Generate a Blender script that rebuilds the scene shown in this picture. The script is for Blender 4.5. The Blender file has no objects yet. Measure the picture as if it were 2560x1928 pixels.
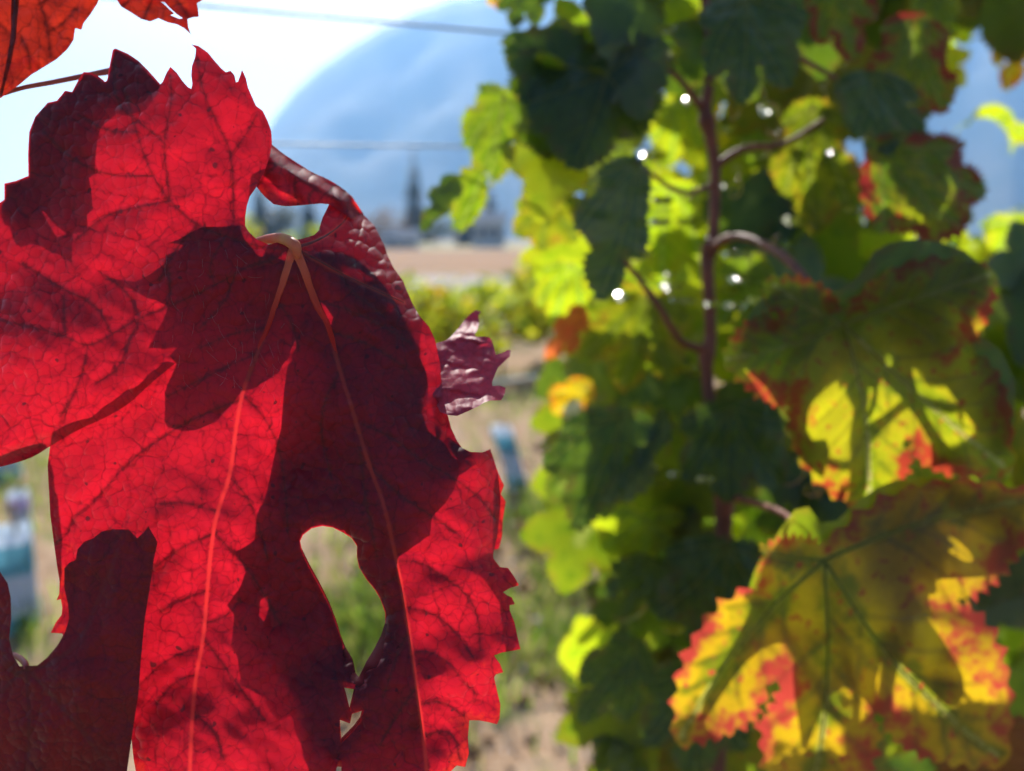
import bpy, math, random
import numpy as np
from mathutils import Vector
from mathutils.geometry import delaunay_2d_cdt

random.seed(7)
RNG = np.random.default_rng(11)
scene = bpy.context.scene
COL = scene.collection

# ------------------------------------------------------------------ camera
F = 1934.0                      # focal length in photo pixels (2560 wide)
PITCH = math.radians(10.7)
CAMZ = 1.2
CAM = np.array([0.0, 0.0, CAMZ])
RIGHT = np.array([1.0, 0, 0])
FWD = np.array([0, math.cos(PITCH), -math.sin(PITCH)])
UP = np.array([0, math.sin(PITCH), math.cos(PITCH)])
cd = bpy.data.cameras.new('camera')
cd.sensor_width = 36
cd.lens = 36 * F / 2560
cd.clip_start = 0.01
cd.clip_end = 8000
cd.dof.use_dof = True
cd.dof.focus_distance = 0.206
cd.dof.aperture_fstop = 27.2 / 3.8
cam = bpy.data.objects.new('camera', cd)
COL.objects.link(cam)
cam.location = CAM
cam.rotation_euler = (math.pi / 2 - PITCH, 0, 0)
scene.camera = cam

# ------------------------------------------------------------------ light
SUN_EL, SUN_AZ = math.radians(40), math.radians(-12)      # azimuth from +Y, negative = left
SUN = np.array([math.sin(SUN_AZ) * math.cos(SUN_EL), math.cos(SUN_AZ) * math.cos(SUN_EL), math.sin(SUN_EL)])
w = bpy.data.worlds.new('World')
scene.world = w
w.use_nodes = True
nt = w.node_tree
sky = nt.nodes.new('ShaderNodeTexSky')
sky.sky_type = 'NISHITA'
sky.sun_disc = False
sky.sun_elevation = SUN_EL
sky.sun_rotation = SUN_AZ
sky.dust_density = 2.0
bg = nt.nodes['Background']
nt.links.new(sky.outputs[0], bg.inputs[0])
bg.inputs[1].default_value = 0.072
sd = bpy.data.lights.new('sun', 'SUN')
sd.energy = 5.0
sd.angle = math.radians(0.53)
sd.color = (1.0, 0.95, 0.87)
so = bpy.data.objects.new('sun', sd)
COL.objects.link(so)
so.rotation_euler = Vector(SUN).to_track_quat('Z', 'Y').to_euler()
so.location = (0, 0, 10)
scene.view_settings.view_transform = 'Standard'
scene.view_settings.look = 'None'
scene.view_settings.exposure = 1.0
scene.view_settings.gamma = 1
scene.cycles.max_bounces = 5
scene.cycles.diffuse_bounces = 3
scene.cycles.glossy_bounces = 2
scene.cycles.transmission_bounces = 3
scene.cycles.adaptive_threshold = 0.03
scene.cycles.volume_bounces = 1
scene.cycles.sample_clamp_indirect = 4
scene.cycles.caustics_reflective = False
scene.cycles.caustics_refractive = False


# ------------------------------------------------------------------ helpers
def unproj(px, py, z):
    px, py, z = np.broadcast_arrays(np.asarray(px, float), np.asarray(py, float), np.asarray(z, float))
    x = (px - 1280) / F * z
    y = (964 - py) / F * z
    return CAM + x[..., None] * RIGHT + y[..., None] * UP + z[..., None] * FWD


def proj(W):
    d = np.asarray(W, float) - CAM
    z = d @ FWD
    return 1280 + F * (d @ RIGHT) / z, 964 - F * (d @ UP) / z, z


def ground_at(px, py, h=0.0):
    r = unproj(px, py, 1.0) - CAM
    t = (h - CAMZ) / r[2]
    return CAM + r * t


def obj(name, me, parent=None, mats=None):
    o = bpy.data.objects.new(name, me)
    COL.objects.link(o)
    if parent is not None:
        o.parent = parent
    if mats and not len(me.materials):
        for m in (mats if isinstance(mats, (list, tuple)) else [mats]):
            me.materials.append(m)
    return o


def tag(o, label=None, cat=None, group=None, kind=None):
    if label: o['label'] = label
    if cat: o['category'] = cat
    if group: o['group'] = group
    if kind: o['kind'] = kind
    return o


def empty(name, loc=(0, 0, 0)):
    o = bpy.data.objects.new(name, None)
    COL.objects.link(o)
    o.empty_display_size = 0.02
    return o      # kept at the origin: the parts carry world coordinates


def mesh(name, V, Fc, smooth=True, attrs=None, uv=None):
    me = bpy.data.meshes.new(name)
    me.from_pydata([tuple(v) for v in V], [], [tuple(int(i) for i in f) for f in Fc])
    if smooth:
        me.polygons.foreach_set('use_smooth', [True] * len(me.polygons))
    if attrs:
        for k, a in attrs.items():
            at = me.attributes.new(k, 'FLOAT', 'POINT')
            at.data.foreach_set('value', np.asarray(a, dtype=np.float32))
    if uv is not None:
        at = me.attributes.new('flat', 'FLOAT_VECTOR', 'POINT')
        u3 = np.zeros((len(V), 3), dtype=np.float32)
        u3[:, :2] = uv
        at.data.foreach_set('vector', u3.ravel())
    me.update()
    return me


def resample(P, step, closed=True):
    P = np.asarray(P, float)
    Q = np.vstack([P, P[:1]]) if closed else P
    out = []
    for a, b in zip(Q[:-1], Q[1:]):
        n = max(1, int(round(np.hypot(*(b - a)) / step)))
        for k in range(n):
            out.append(a + (b - a) * k / n)
    if not closed:
        out.append(Q[-1])
    return np.array(out)


def smooth_line(P, it=2, closed=False):
    P = np.asarray(P, float)
    for _ in range(it):
        if closed:
            Q = np.roll(P, -1, 0)
            P = np.stack([0.75 * P + 0.25 * Q, 0.25 * P + 0.75 * Q], 1).reshape(-1, 2)
        else:
            Q = np.stack([0.75 * P[:-1] + 0.25 * P[1:], 0.25 * P[:-1] + 0.75 * P[1:]], 1).reshape(-1, P.shape[1])
            P = np.vstack([P[:1], Q, P[-1:]])
    return P


def simplify(P):
    """drop points that lie on the straight line between their neighbours"""
    P = np.asarray(P, float)
    a, b = P - np.roll(P, 1, 0), np.roll(P, -1, 0) - P
    c = np.abs(a[:, 0] * b[:, 1] - a[:, 1] * b[:, 0])
    k = c > 1e-6 * (np.hypot(a[:, 0], a[:, 1]) * np.hypot(b[:, 0], b[:, 1]) + 1e-9)
    return P[k] if k.sum() > 3 else P


def inside(pts, poly):
    x, y = pts[:, 0], pts[:, 1]
    r = np.zeros(len(pts), bool)
    a = simplify(poly)
    b = np.roll(a, -1, 0)
    for (x1, y1), (x2, y2) in zip(a, b):
        if y1 == y2:
            continue
        c = (y1 > y) != (y2 > y)
        r ^= c & (x < (x2 - x1) * (y - y1) / (y2 - y1) + x1)
    return r


def dist_poly(pts, line, closed=False):
    a = simplify(line) if closed else np.asarray(line, float)
    b = np.roll(a, -1, 0) if closed else a[1:]
    a = a if closed else a[:-1]
    d = np.full(len(pts), 1e9)
    for p, q in zip(a, b):
        v = q - p
        L = v @ v
        t = np.clip(((pts - p) @ v) / L, 0, 1) if L > 0 else np.zeros(len(pts))
        e = pts - p - t[:, None] * v
        d = np.minimum(d, np.hypot(e[:, 0], e[:, 1]))
    return d


def cdt(outer, holes, step, extra=None):
    """triangulate a polygon (with holes) with interior points about step apart"""
    outer = np.asarray(outer, float)
    loops = [outer] + [np.asarray(h, float) for h in holes]
    lo, hi = outer.min(0), outer.max(0)
    gx = np.arange(lo[0], hi[0], step)
    gy = np.arange(lo[1], hi[1], step * 0.866)
    X, Y = np.meshgrid(gx, gy)
    X = X + (np.arange(len(gy)) % 2)[:, None] * step / 2
    I = np.stack([X.ravel(), Y.ravel()], 1) + RNG.uniform(-.15, .15, (X.size, 2)) * step
    if extra is not None and len(extra):
        d = np.full(len(I), 1e9)
        for e in extra:
            d = np.minimum(d, dist_poly(I, e))
        I = I[d > step * 0.9]
        add = []
        for e in extra:
            e = resample(e, step * 0.8, False)
            t = np.gradient(e, axis=0)
            n = np.stack([-t[:, 1], t[:, 0]], 1) / (np.hypot(t[:, 0], t[:, 1])[:, None] + 1e-9)
            for k in (0, -.42, .42):
                add.append(e + n * k * step)
        I = np.vstack([I] + add)
    k = inside(I, outer)
    for h in loops[1:]:
        k &= ~inside(I, h)
    I = I[k]
    d = np.full(len(I), 1e9)
    for l in loops:
        d = np.minimum(d, dist_poly(I, l, True))
    I = I[d > step * 0.4]
    pts, edges = [], []
    for l in loops:
        s = len(pts)
        pts += [tuple(p) for p in l]
        edges += [(s + i, s + (i + 1) % len(l)) for i in range(len(l))]
    pts += [tuple(p) for p in I]
    v, e, f, *_ = delaunay_2d_cdt([Vector(p) for p in pts], edges, [], 0, 1e-5)
    V = np.array([(p.x, p.y) for p in v])
    f = np.array([t for t in f if len(t) == 3])
    c = V[f].mean(1)
    k = inside(c, outer)
    for h in loops[1:]:
        k &= ~inside(c, h)
    f = f[k]
    return V, f[:, ::-1]


def tps(C):
    """thin-plate spline through (x, y, value) control points"""
    C = np.asarray(C, float)
    P, val = C[:, :2] / 1000, C[:, 2]
    n = len(P)

    def U(r2): return np.where(r2 > 1e-12, r2 * np.log(np.maximum(r2, 1e-12)), 0)
    K = U(((P[:, None] - P[None]) ** 2).sum(2)) + np.eye(n) * 0.002
    Q = np.hstack([np.ones((n, 1)), P])
    A = np.zeros((n + 3, n + 3))
    A[:n, :n] = K; A[:n, n:] = Q; A[n:, :n] = Q.T
    s = np.linalg.solve(A, np.concatenate([val, np.zeros(3)]))

    def f(p):
        p = np.asarray(p, float) / 1000
        out = s[n] + p @ s[n + 1:]
        for i in range(n):
            out = out + s[i] * U(((p - P[i]) ** 2).sum(1))
        return out
    return f


def wnoise(p, scale, seed=0, oct=3):
    """smooth pseudo noise from summed sines, about -1..1"""
    r = np.random.default_rng(seed)
    out = np.zeros(len(p))
    amp, k = 1.0, 2 * math.pi / scale
    for o in range(oct):
        for _ in range(4):
            a = r.uniform(0, 2 * math.pi)
            kk = k * r.uniform(.7, 1.4)
            out += amp * .4 * np.sin(p[:, 0] * math.cos(a) * kk + p[:, 1] * math.sin(a) * kk + r.uniform(0, 6.28))
        amp *= .5; k *= 2.1
    return out


def ss(a, b, x):
    t = np.clip((x - a) / (b - a), 0, 1)
    return t * t * (3 - 2 * t)


def tube(pts, rad, n=8, flat=1.0, face=None):
    """swept tube through 3-D points with a radius for each; flat squashes it along `face`"""
    pts = np.asarray(pts, float)
    rad = np.broadcast_to(np.asarray(rad, float), (len(pts),))
    T = np.gradient(pts, axis=0)
    T /= np.linalg.norm(T, axis=1)[:, None] + 1e-12
    V, Fc = [], []
    up = np.array(face if face is not None else (0.31, 0.2, 0.93), float)
    for i, (p, t) in enumerate(zip(pts, T)):
        a = np.cross(t, up)
        if np.linalg.norm(a) < 1e-4:
            a = np.cross(t, np.array([1.0, 0.1, 0]))
        a /= np.linalg.norm(a)
        b = np.cross(a, t)
        for k in range(n):
            th = 2 * math.pi * k / n
            V.append(p + rad[i] * (math.cos(th) * a + flat * math.sin(th) * b))
    for i in range(len(pts) - 1):
        for k in range(n):
            Fc.append((i * n + k, i * n + (k + 1) % n, (i + 1) * n + (k + 1) % n, (i + 1) * n + k))
    Fc.append(tuple(range(n))[::-1])
    Fc.append(tuple((len(pts) - 1) * n + k for k in range(n)))
    return np.array(V), Fc


def spline3(P, n=8):
    """Catmull-Rom through rows of P (any width)"""
    P = np.asarray(P, float)
    Q = np.vstack([2 * P[0] - P[1], P, 2 * P[-1] - P[-2]])
    out = []
    for i in range(1, len(Q) - 2):
        for k in range(n):
            t = k / n
            a, b, c, d = Q[i - 1], Q[i], Q[i + 1], Q[i + 2]
            out.append(.5 * (2 * b + (c - a) * t + (2 * a - 5 * b + 4 * c - d) * t * t + (3 * b - a - 3 * c + d) * t ** 3))
    out.append(P[-1])
    return np.array(out)


# ------------------------------------------------------------------ materials
class NT:
    def __init__(self, name):
        self.m = bpy.data.materials.new(name)
        self.m.use_nodes = True
        self.t = self.m.node_tree
        self.t.nodes.clear()
        self.out = self.t.nodes.new('ShaderNodeOutputMaterial')

    def n(self, kind, **kw):
        nd = self.t.nodes.new('ShaderNode' + kind)
        for k, v in kw.items():
            if k.startswith('i_'):
                nd.inputs[k[2:].replace('_', ' ')].default_value = v
            else:
                setattr(nd, k, v)
        return nd

    def l(self, a, b): self.t.links.new(a, b)

    def val(self, s, nd, i):
        if isinstance(s, (int, float)): nd.inputs[i].default_value = s
        elif isinstance(s, tuple): nd.inputs[i].default_value = (*s, 1) if len(s) == 3 else s
        else: self.l(s, nd.inputs[i])

    def math(self, op, a, b=0.0, clamp=False):
        nd = self.n('Math', operation=op, use_clamp=clamp)
        self.val(a, nd, 0); self.val(b, nd, 1)
        return nd.outputs[0]

    def mix(self, f, a, b, mode='MIX'):
        nd = self.n('Mix', data_type='RGBA', blend_type=mode)
        self.val(f, nd, 0); self.val(a, nd, 6); self.val(b, nd, 7)
        return nd.outputs[2]

    def ramp(self, x, a, b, c=0.0, d=1.0):
        nd = self.n('MapRange', interpolation_type='SMOOTHSTEP')
        self.val(x, nd, 0)
        for i, v in enumerate((a, b, c, d)): nd.inputs[i + 1].default_value = v
        return nd.outputs[0]

    def noise(self, vec, scale, detail=4, rough=.55, dim='3D'):
        nd = self.n('TexNoise', noise_dimensions=dim)
        nd.inputs['Scale'].default_value = scale
        nd.inputs['Detail'].default_value = detail
        nd.inputs['Roughness'].default_value = rough
        if vec is not None: self.l(vec, nd.inputs['Vector'])
        return nd

    def attr(self, name):
        nd = self.n('Attribute', attribute_name=name)
        return nd


def soft_leaf(t, uv, core, mid, margin, refl, margin_at, mid_amt, trans, gloss, rough, blotch, spot, vein_t, vein_r, sec_dark):
    """blade for leaves out of focus: the same pigments without the finest vein net"""
    big = t.noise(uv, 9, 3, .6, '2D').outputs['Fac']
    fine = t.noise(uv, 34, 2, .6, '2D').outputs['Fac']
    vein, sec, edge = t.attr('vein').outputs['Fac'], t.attr('sec').outputs['Fac'], t.attr('edge').outputs['Fac']
    mm = t.math('ADD', t.attr('between').outputs['Fac'], t.math('MULTIPLY', t.math('SUBTRACT', big, .5), 1.6))
    c = t.mix(t.ramp(mm, mid_amt - .25, mid_amt + .25), core, mid)
    me = t.math('ADD', edge, t.math('ADD', t.math('MULTIPLY', t.math('SUBTRACT', big, .5), blotch), t.math('MULTIPLY', t.math('SUBTRACT', fine, .5), .9)))
    c = t.mix(t.ramp(t.math('ADD', me, t.math('MULTIPLY', t.math('SUBTRACT', t.attr('between').outputs['Fac'], .5), .5)), margin_at - .34, margin_at + .30), c, margin)
    if spot > 0:
        c = t.mix(t.ramp(fine, .62 - spot * .2, .80 - spot * .2), c, margin)
    dark = t.math('ADD', t.math('MULTIPLY', sec, sec_dark), t.math('MULTIPLY', t.math('SUBTRACT', .55, fine), .6), True)
    tc = t.mix(dark, c, t.mix(1.0, c, (.25, .25, .25), 'MULTIPLY'))
    tc = t.mix(t.ramp(vein, .2, .9), tc, vein_t or mid)
    rc = t.mix(.35, refl, t.mix(1.0, c, (.3, .3, .3), 'MULTIPLY'))
    rc = t.mix(t.math('MULTIPLY', t.math('MAXIMUM', t.ramp(vein, .2, .9), t.math('MULTIPLY', sec, .4)), .7), rc, vein_r or mid)
    tr = t.n('BsdfTranslucent'); t.l(tc, tr.inputs['Color'])
    df = t.n('BsdfDiffuse'); t.l(rc, df.inputs['Color'])
    mx = t.n('MixShader'); mx.inputs[0].default_value = trans
    t.l(df.outputs[0], mx.inputs[1]); t.l(tr.outputs[0], mx.inputs[2])
    gl = t.n('BsdfGlossy'); gl.inputs['Roughness'].default_value = rough
    fr = t.n('Fresnel'); fr.inputs['IOR'].default_value = 1.42
    m2 = t.n('MixShader'); t.l(t.math('MULTIPLY', fr.outputs[0], gloss), m2.inputs[0])
    t.l(mx.outputs[0], m2.inputs[1]); t.l(gl.outputs[0], m2.inputs[2])
    t.l(m2.outputs[0], t.out.inputs[0])
    return t.m


def leaf_material(name, core, mid, margin, refl, margin_at=.75, mid_amt=.5, trans=.6, gloss=.5, rough=.42, cell=22, bump=.35, spot=0.0, blotch=2.4,
                  vein_t=None, vein_r=None, sec_dark=.45, fine_cells=True, speck=False):
    """thin backlit blade: translucent + diffuse + a waxy coat, coloured by vein distance, margin distance and noise"""
    t = NT(name)
    uv = t.attr('flat').outputs['Vector']
    if not fine_cells:
        return soft_leaf(t, uv, core, mid, margin, refl, margin_at, mid_amt, trans, gloss, rough, blotch, spot, vein_t, vein_r, sec_dark)
    warp = t.noise(uv, 30, 1, .5, '2D')
    sub = t.n('VectorMath', operation='SUBTRACT'); t.l(warp.outputs['Color'], sub.inputs[0]); sub.inputs[1].default_value = (.5, .5, .5)
    sc = t.n('VectorMath', operation='SCALE'); t.l(sub.outputs[0], sc.inputs[0]); sc.inputs['Scale'].default_value = .02
    ad = t.n('VectorMath', operation='ADD'); t.l(uv, ad.inputs[0]); t.l(sc.outputs[0], ad.inputs[1])
    wuv = ad.outputs[0]
    v1 = t.n('TexVoronoi', feature='DISTANCE_TO_EDGE', voronoi_dimensions='2D'); v1.inputs['Scale'].default_value = 1000 / (cell * 3.2); t.l(wuv, v1.inputs['Vector'])
    v2 = t.n('TexVoronoi', feature='DISTANCE_TO_EDGE', voronoi_dimensions='2D'); v2.inputs['Scale'].default_value = 1000 / cell; t.l(wuv, v2.inputs['Vector'])
    l1 = t.ramp(v1.outputs['Distance'], 0, .07, 1, 0)
    l2 = t.ramp(v2.outputs['Distance'], 0, .16, 1, 0)
    big = t.noise(uv, 9, 3, .6, '2D').outputs['Fac']
    fine = t.noise(uv, 60, 4, .6, '2D').outputs['Fac']
    vein, sec, edge = t.attr('vein').outputs['Fac'], t.attr('sec').outputs['Fac'], t.attr('edge').outputs['Fac']
    rnd = t.attr('between').outputs['Fac']
    # pigment
    mm = t.math('ADD', rnd, t.math('MULTIPLY', t.math('SUBTRACT', big, .5), 1.6))
    c = t.mix(t.ramp(mm, mid_amt - .25, mid_amt + .25), core, mid)
    me = t.math('ADD', edge, t.math('ADD', t.math('MULTIPLY', t.math('SUBTRACT', big, .5), blotch), t.math('MULTIPLY', t.math('SUBTRACT', fine, .5), .7)))
    c = t.mix(t.ramp(me, margin_at - .08, margin_at + .10), c, margin)
    if spot > 0:
        sp = t.noise(uv, 16, 2, .55, '2D').outputs['Fac']
        c = t.mix(t.ramp(sp, .66 - spot * .1, .72), c, margin)
    # transmission: fine veins are thicker and let less light through
    dark = t.math('MULTIPLY', l1, .34)
    dark = t.math('ADD', dark, t.math('MULTIPLY', l2, .27))
    dark = t.math('ADD', dark, t.math('MULTIPLY', sec, sec_dark))
    drift = t.noise(uv, 4.5, 3, .6, '2D').outputs['Fac']
    dark = t.math('ADD', dark, t.math('MULTIPLY', t.math('SUBTRACT', .52, drift), .8))
    dark = t.math('ADD', dark, t.math('MULTIPLY', t.math('SUBTRACT', .55, fine), .9), True)
    tc = t.mix(dark, c, t.mix(1.0, c, (.22, .22, .22), 'MULTIPLY'))
    if speck:      # small dead specks
        vs = t.n('TexVoronoi', feature='F1', voronoi_dimensions='2D'); vs.inputs['Scale'].default_value = 13; t.l(wuv, vs.inputs['Vector'])
        sz = t.n('SeparateColor'); t.l(vs.outputs['Color'], sz.inputs[0])
        rad = t.math('SUBTRACT', t.math('MULTIPLY', sz.outputs[0], .13), .055)
        tc = t.mix(t.ramp(t.math('SUBTRACT', vs.outputs['Distance'], rad), -.02, .03, .85, 0), tc, (.06, .008, .010))
    tc = t.mix(t.ramp(vein, .2, .9), tc, vein_t or mid)
    rc = t.mix(.35, refl, t.mix(1.0, c, (.3, .3, .3), 'MULTIPLY'))
    rc = t.mix(t.math('MULTIPLY', t.ramp(vein, .2, .9), .8), rc, vein_r or mid)
    rc = t.mix(t.math('MULTIPLY', sec, .25), rc, vein_r or mid)
    # relief: blistered cells between the veins
    f2 = t.n('TexVoronoi', feature='SMOOTH_F1', voronoi_dimensions='2D'); f2.inputs['Scale'].default_value = 1000 / cell; f2.inputs['Smoothness'].default_value = .35; t.l(wuv, f2.inputs['Vector'])
    h = t.math('MULTIPLY', t.math('POWER', f2.outputs['Distance'], 2.0), -2.2)
    h = t.math('ADD', h, t.math('MULTIPLY', t.ramp(v1.outputs['Distance'], 0, .35), .6))
    h = t.math('ADD', h, t.math('MULTIPLY', big, .8))
    h = t.math('MULTIPLY', h, t.ramp(t.noise(uv, 3.1, 2, .5, '2D').outputs['Fac'], .32, .62, .65, 1.1))
    bp = t.n('Bump'); bp.inputs['Strength'].default_value = bump; bp.inputs['Distance'].default_value = .0011
    t.l(h, bp.inputs['Height'])
    tr = t.n('BsdfTranslucent'); t.l(tc, tr.inputs['Color'])
    df = t.n('BsdfDiffuse'); t.l(rc, df.inputs['Color']); t.l(bp.outputs[0], df.inputs['Normal'])
    mx = t.n('MixShader'); mx.inputs[0].default_value = trans
    t.l(df.outputs[0], mx.inputs[1]); t.l(tr.outputs[0], mx.inputs[2])
    gl = t.n('BsdfGlossy'); gl.inputs['Roughness'].default_value = rough; t.l(bp.outputs[0], gl.inputs['Normal'])
    fr = t.n('Fresnel'); fr.inputs['IOR'].default_value = 1.42; t.l(bp.outputs[0], fr.inputs['Normal'])
    m2 = t.n('MixShader'); t.l(t.math('MULTIPLY', fr.outputs[0], gloss), m2.inputs[0])
    t.l(mx.outputs[0], m2.inputs[1]); t.l(gl.outputs[0], m2.inputs[2])
    t.l(m2.outputs[0], t.out.inputs[0])
    return t.m


def simple(name, col, col2=None, scale=30, rough=.7, bump=0, bscale=None, trans=0.0, spec=.3, metal=0.0):
    t = NT(name)
    tc = t.n('TexCoord').outputs['Object']
    nz = t.noise(tc, scale, 5)
    f = t.ramp(nz.outputs['Fac'], .35, .65)
    c = t.mix(f, col, col2 or tuple(x * .6 for x in col))
    b = t.n('BsdfPrincipled')
    b.inputs['Roughness'].default_value = rough
    b.inputs['Specular IOR Level'].default_value = spec
    b.inputs['Metallic'].default_value = metal
    t.l(c, b.inputs['Base Color'])
    if bump:
        bp = t.n('Bump'); bp.inputs['Strength'].default_value = bump; bp.inputs['Distance'].default_value = .01
        t.l(t.noise(tc, bscale or scale * 3, 4).outputs['Fac'], bp.inputs['Height']); t.l(bp.outputs[0], b.inputs['Normal'])
    if trans:
        tr = t.n('BsdfTranslucent'); t.l(c, tr.inputs['Color'])
        mx = t.n('MixShader'); mx.inputs[0].default_value = trans
        t.l(b.outputs[0], mx.inputs[1]); t.l(tr.outputs[0], mx.inputs[2]); t.l(mx.outputs[0], t.out.inputs[0])
    else:
        t.l(b.outputs[0], t.out.inputs[0])
    return t.m


M = {}
RED = dict(core=(.39, .004, .014), mid=(.52, .006, .017), margin=(.60, .018, .014), refl=(.20, .080, .125), margin_at=1.0, blotch=1.4, mid_amt=.45, trans=.70, gloss=.20, rough=.52, cell=26,
           vein_t=(.60, .020, .022), vein_r=(.46, .13, .11), sec_dark=.82, speck=True)
M['red'] = leaf_material('crimson_blade', bump=.68, **RED)
M['red_soft'] = leaf_material('crimson_folded_blade', bump=.18, **RED)
M['redhid'] = leaf_material('red_shade_blade', (.20, .004, .008), (.25, .006, .010), (.2, .006, .01), (.05, .010, .02), trans=.25, gloss=.4, fine_cells=False)  # for the unseen sheets added to shade the crimson and dark leaves
M['curl'] = leaf_material('dry_purple_blade', (.50, .022, .06), (.60, .03, .07), (.4, .02, .06), (.36, .09, .14), trans=.42, gloss=.32, rough=.5,
                          cell=16, bump=.12, vein_t=(.5, .1, .1), vein_r=(.3, .15, .15))
M['orange'] = leaf_material('orange_red_blade', (.36, .011, .005), (.46, .022, .007), (.34, .010, .005), (.12, .03, .02), margin_at=1.0, trans=.62, gloss=.4,
                            cell=30, bump=.5, vein_t=(.3, .02, .01), vein_r=(.12, .03, .02), sec_dark=.75)
M['maroon'] = leaf_material('maroon_blade', (.30, .012, .008), (.35, .018, .008), (.25, .008, .012), (.036, .013, .028), margin_at=1.1, trans=.30, gloss=.6, rough=.48,
                            cell=20, bump=.35, vein_t=(.25, .015, .012), vein_r=(.055, .02, .025))
G = dict(fine_cells=False, sec_dark=.5)
M['dark'] = leaf_material('dark_green_blade', (.09, .18, .010), (.15, .25, .012), (.2, .2, .02), (.020, .052, .030), margin_at=1.2, trans=.5, gloss=.75, rough=.38,
                          vein_t=(.3, .4, .05), vein_r=(.08, .13, .06), **G)
M['mid'] = leaf_material('green_blade', (.22, .36, .010), (.33, .45, .012), (.4, .4, .02), (.036, .075, .022), margin_at=1.2, trans=.6, gloss=.55,
                         vein_t=(.5, .6, .1), vein_r=(.14, .2, .07), **G)
M['bright'] = leaf_material('yellow_green_blade', (.38, .57, .012), (.54, .66, .014), (.60, .60, .02), (.06, .10, .02), margin_at=1.15, trans=.68, gloss=.5,
                            vein_t=(.7, .75, .2), vein_r=(.2, .26, .08), **G)
M['yellow'] = leaf_material('yellow_blade', (.80, .60, .012), (.90, .55, .012), (.9, .25, .02), (.16, .12, .02), margin_at=1.0, trans=.68, gloss=.4,
                            vein_t=(.8, .7, .2), vein_r=(.3, .26, .08), **G)
M['olive'] = leaf_material('olive_blade', (.22, .30, .010), (.38, .40, .012), (.50, .30, .02), (.05, .06, .016), margin_at=1.2, trans=.58, gloss=.5,
                           vein_t=(.5, .5, .1), vein_r=(.16, .17, .06), **G)
M['rimmed'] = leaf_material('red_rimmed_green_blade', (.22, .36, .010), (.40, .45, .012), (.42, .03, .025), (.040, .060, .018), margin_at=.80, trans=.58, gloss=.5,
                            spot=.05, vein_t=(.5, .5, .12), vein_r=(.16, .18, .08), **G)
M['fire'] = leaf_material('yellow_red_blotched_blade', (.23, .29, .008), (.88, .56, .012), (.64, .06, .045), (.24, .125, .05), margin_at=1.02, mid_amt=.30, trans=.62,
                          gloss=.5, spot=.10, vein_t=(.55, .55, .12), vein_r=(.24, .22, .09), **G)
M['lime'] = leaf_material('lime_red_flecked_blade', (.40, .48, .012), (.66, .60, .014), (.66, .07, .03), (.07, .09, .02), margin_at=1.04, trans=.66, gloss=.5,
                          spot=.08, vein_t=(.8, .75, .25), vein_r=(.24, .26, .1), **G)
M['coral'] = leaf_material('coral_blade', (.85, .22, .05), (.9, .16, .06), (.9, .3, .03), (.16, .05, .03), margin_at=1.0, trans=.65, gloss=.4, **G)
M['brown'] = leaf_material('brown_dry_blade', (.40, .14, .03), (.45, .18, .04), (.35, .1, .03), (.14, .07, .035), margin_at=1.0, trans=.45, gloss=.3, **G)
def vein_material():
    """pale and pinkish by the stalk, taking on the blade's red along its length"""
    t = NT('salmon_vein')
    u = t.attr('along').outputs['Fac']
    c = t.mix(t.ramp(u, .0, .16), (.86, .27, .17), (.72, .065, .05))
    c = t.mix(t.ramp(u, .12, .38), c, (.60, .018, .020))
    b = t.n('BsdfPrincipled'); b.inputs['Roughness'].default_value = .6; b.inputs['Specular IOR Level'].default_value = .1
    t.l(c, b.inputs['Base Color'])
    tr = t.n('BsdfTranslucent'); t.l(t.mix(.15, c, (1, .35, .3)), tr.inputs['Color'])
    m = t.n('MixShader'); m.inputs[0].default_value = .62
    t.l(b.outputs[0], m.inputs[1]); t.l(tr.outputs[0], m.inputs[2]); t.l(m.outputs[0], t.out.inputs[0])
    return t.m


M['vein_red'] = vein_material()
M['vein_dark'] = simple('dark_red_vein', (.20, .03, .03), (.12, .02, .02), 300, .5, trans=.3)
M['vein_green'] = simple('pale_green_vein', (.20, .22, .05), (.17, .19, .04), 200, .6, trans=.4, spec=.1)
M['petiole'] = simple('pale_petiole', (.62, .34, .14), (.60, .16, .10), 90, .45, trans=.4)
M['petiole_red'] = simple('pink_petiole', (.45, .13, .10), (.35, .07, .07), 200, .5, trans=.25)
M['cane'] = simple('red_brown_cane', (.20, .070, .045), (.11, .040, .027), 60, .5, .4, 200)
M['wood'] = simple('grey_brown_bark', (.16, .11, .075), (.08, .055, .04), 30, .9, .6)
M['vein_maroon'] = simple('maroon_vein', (.055, .017, .017), (.04, .013, .013), 300, .5)
M['tendril'] = simple('shiny_tendril', (.30, .34, .08), (.36, .20, .08), 60, .14, spec=.8)
M['waxy'] = leaf_material('waxy_green_blade', (.30, .46, .012), (.45, .56, .014), (.5, .5, .02), (.05, .09, .03), margin_at=1.3, trans=.5, gloss=1.0, rough=.16, vein_t=(.5, .6, .1), vein_r=(.14, .2, .07), **G)
M['hair'] = simple('pale_hair', (.40, .28, .28), (.40, .22, .22), 100, .5, trans=.4)


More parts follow.
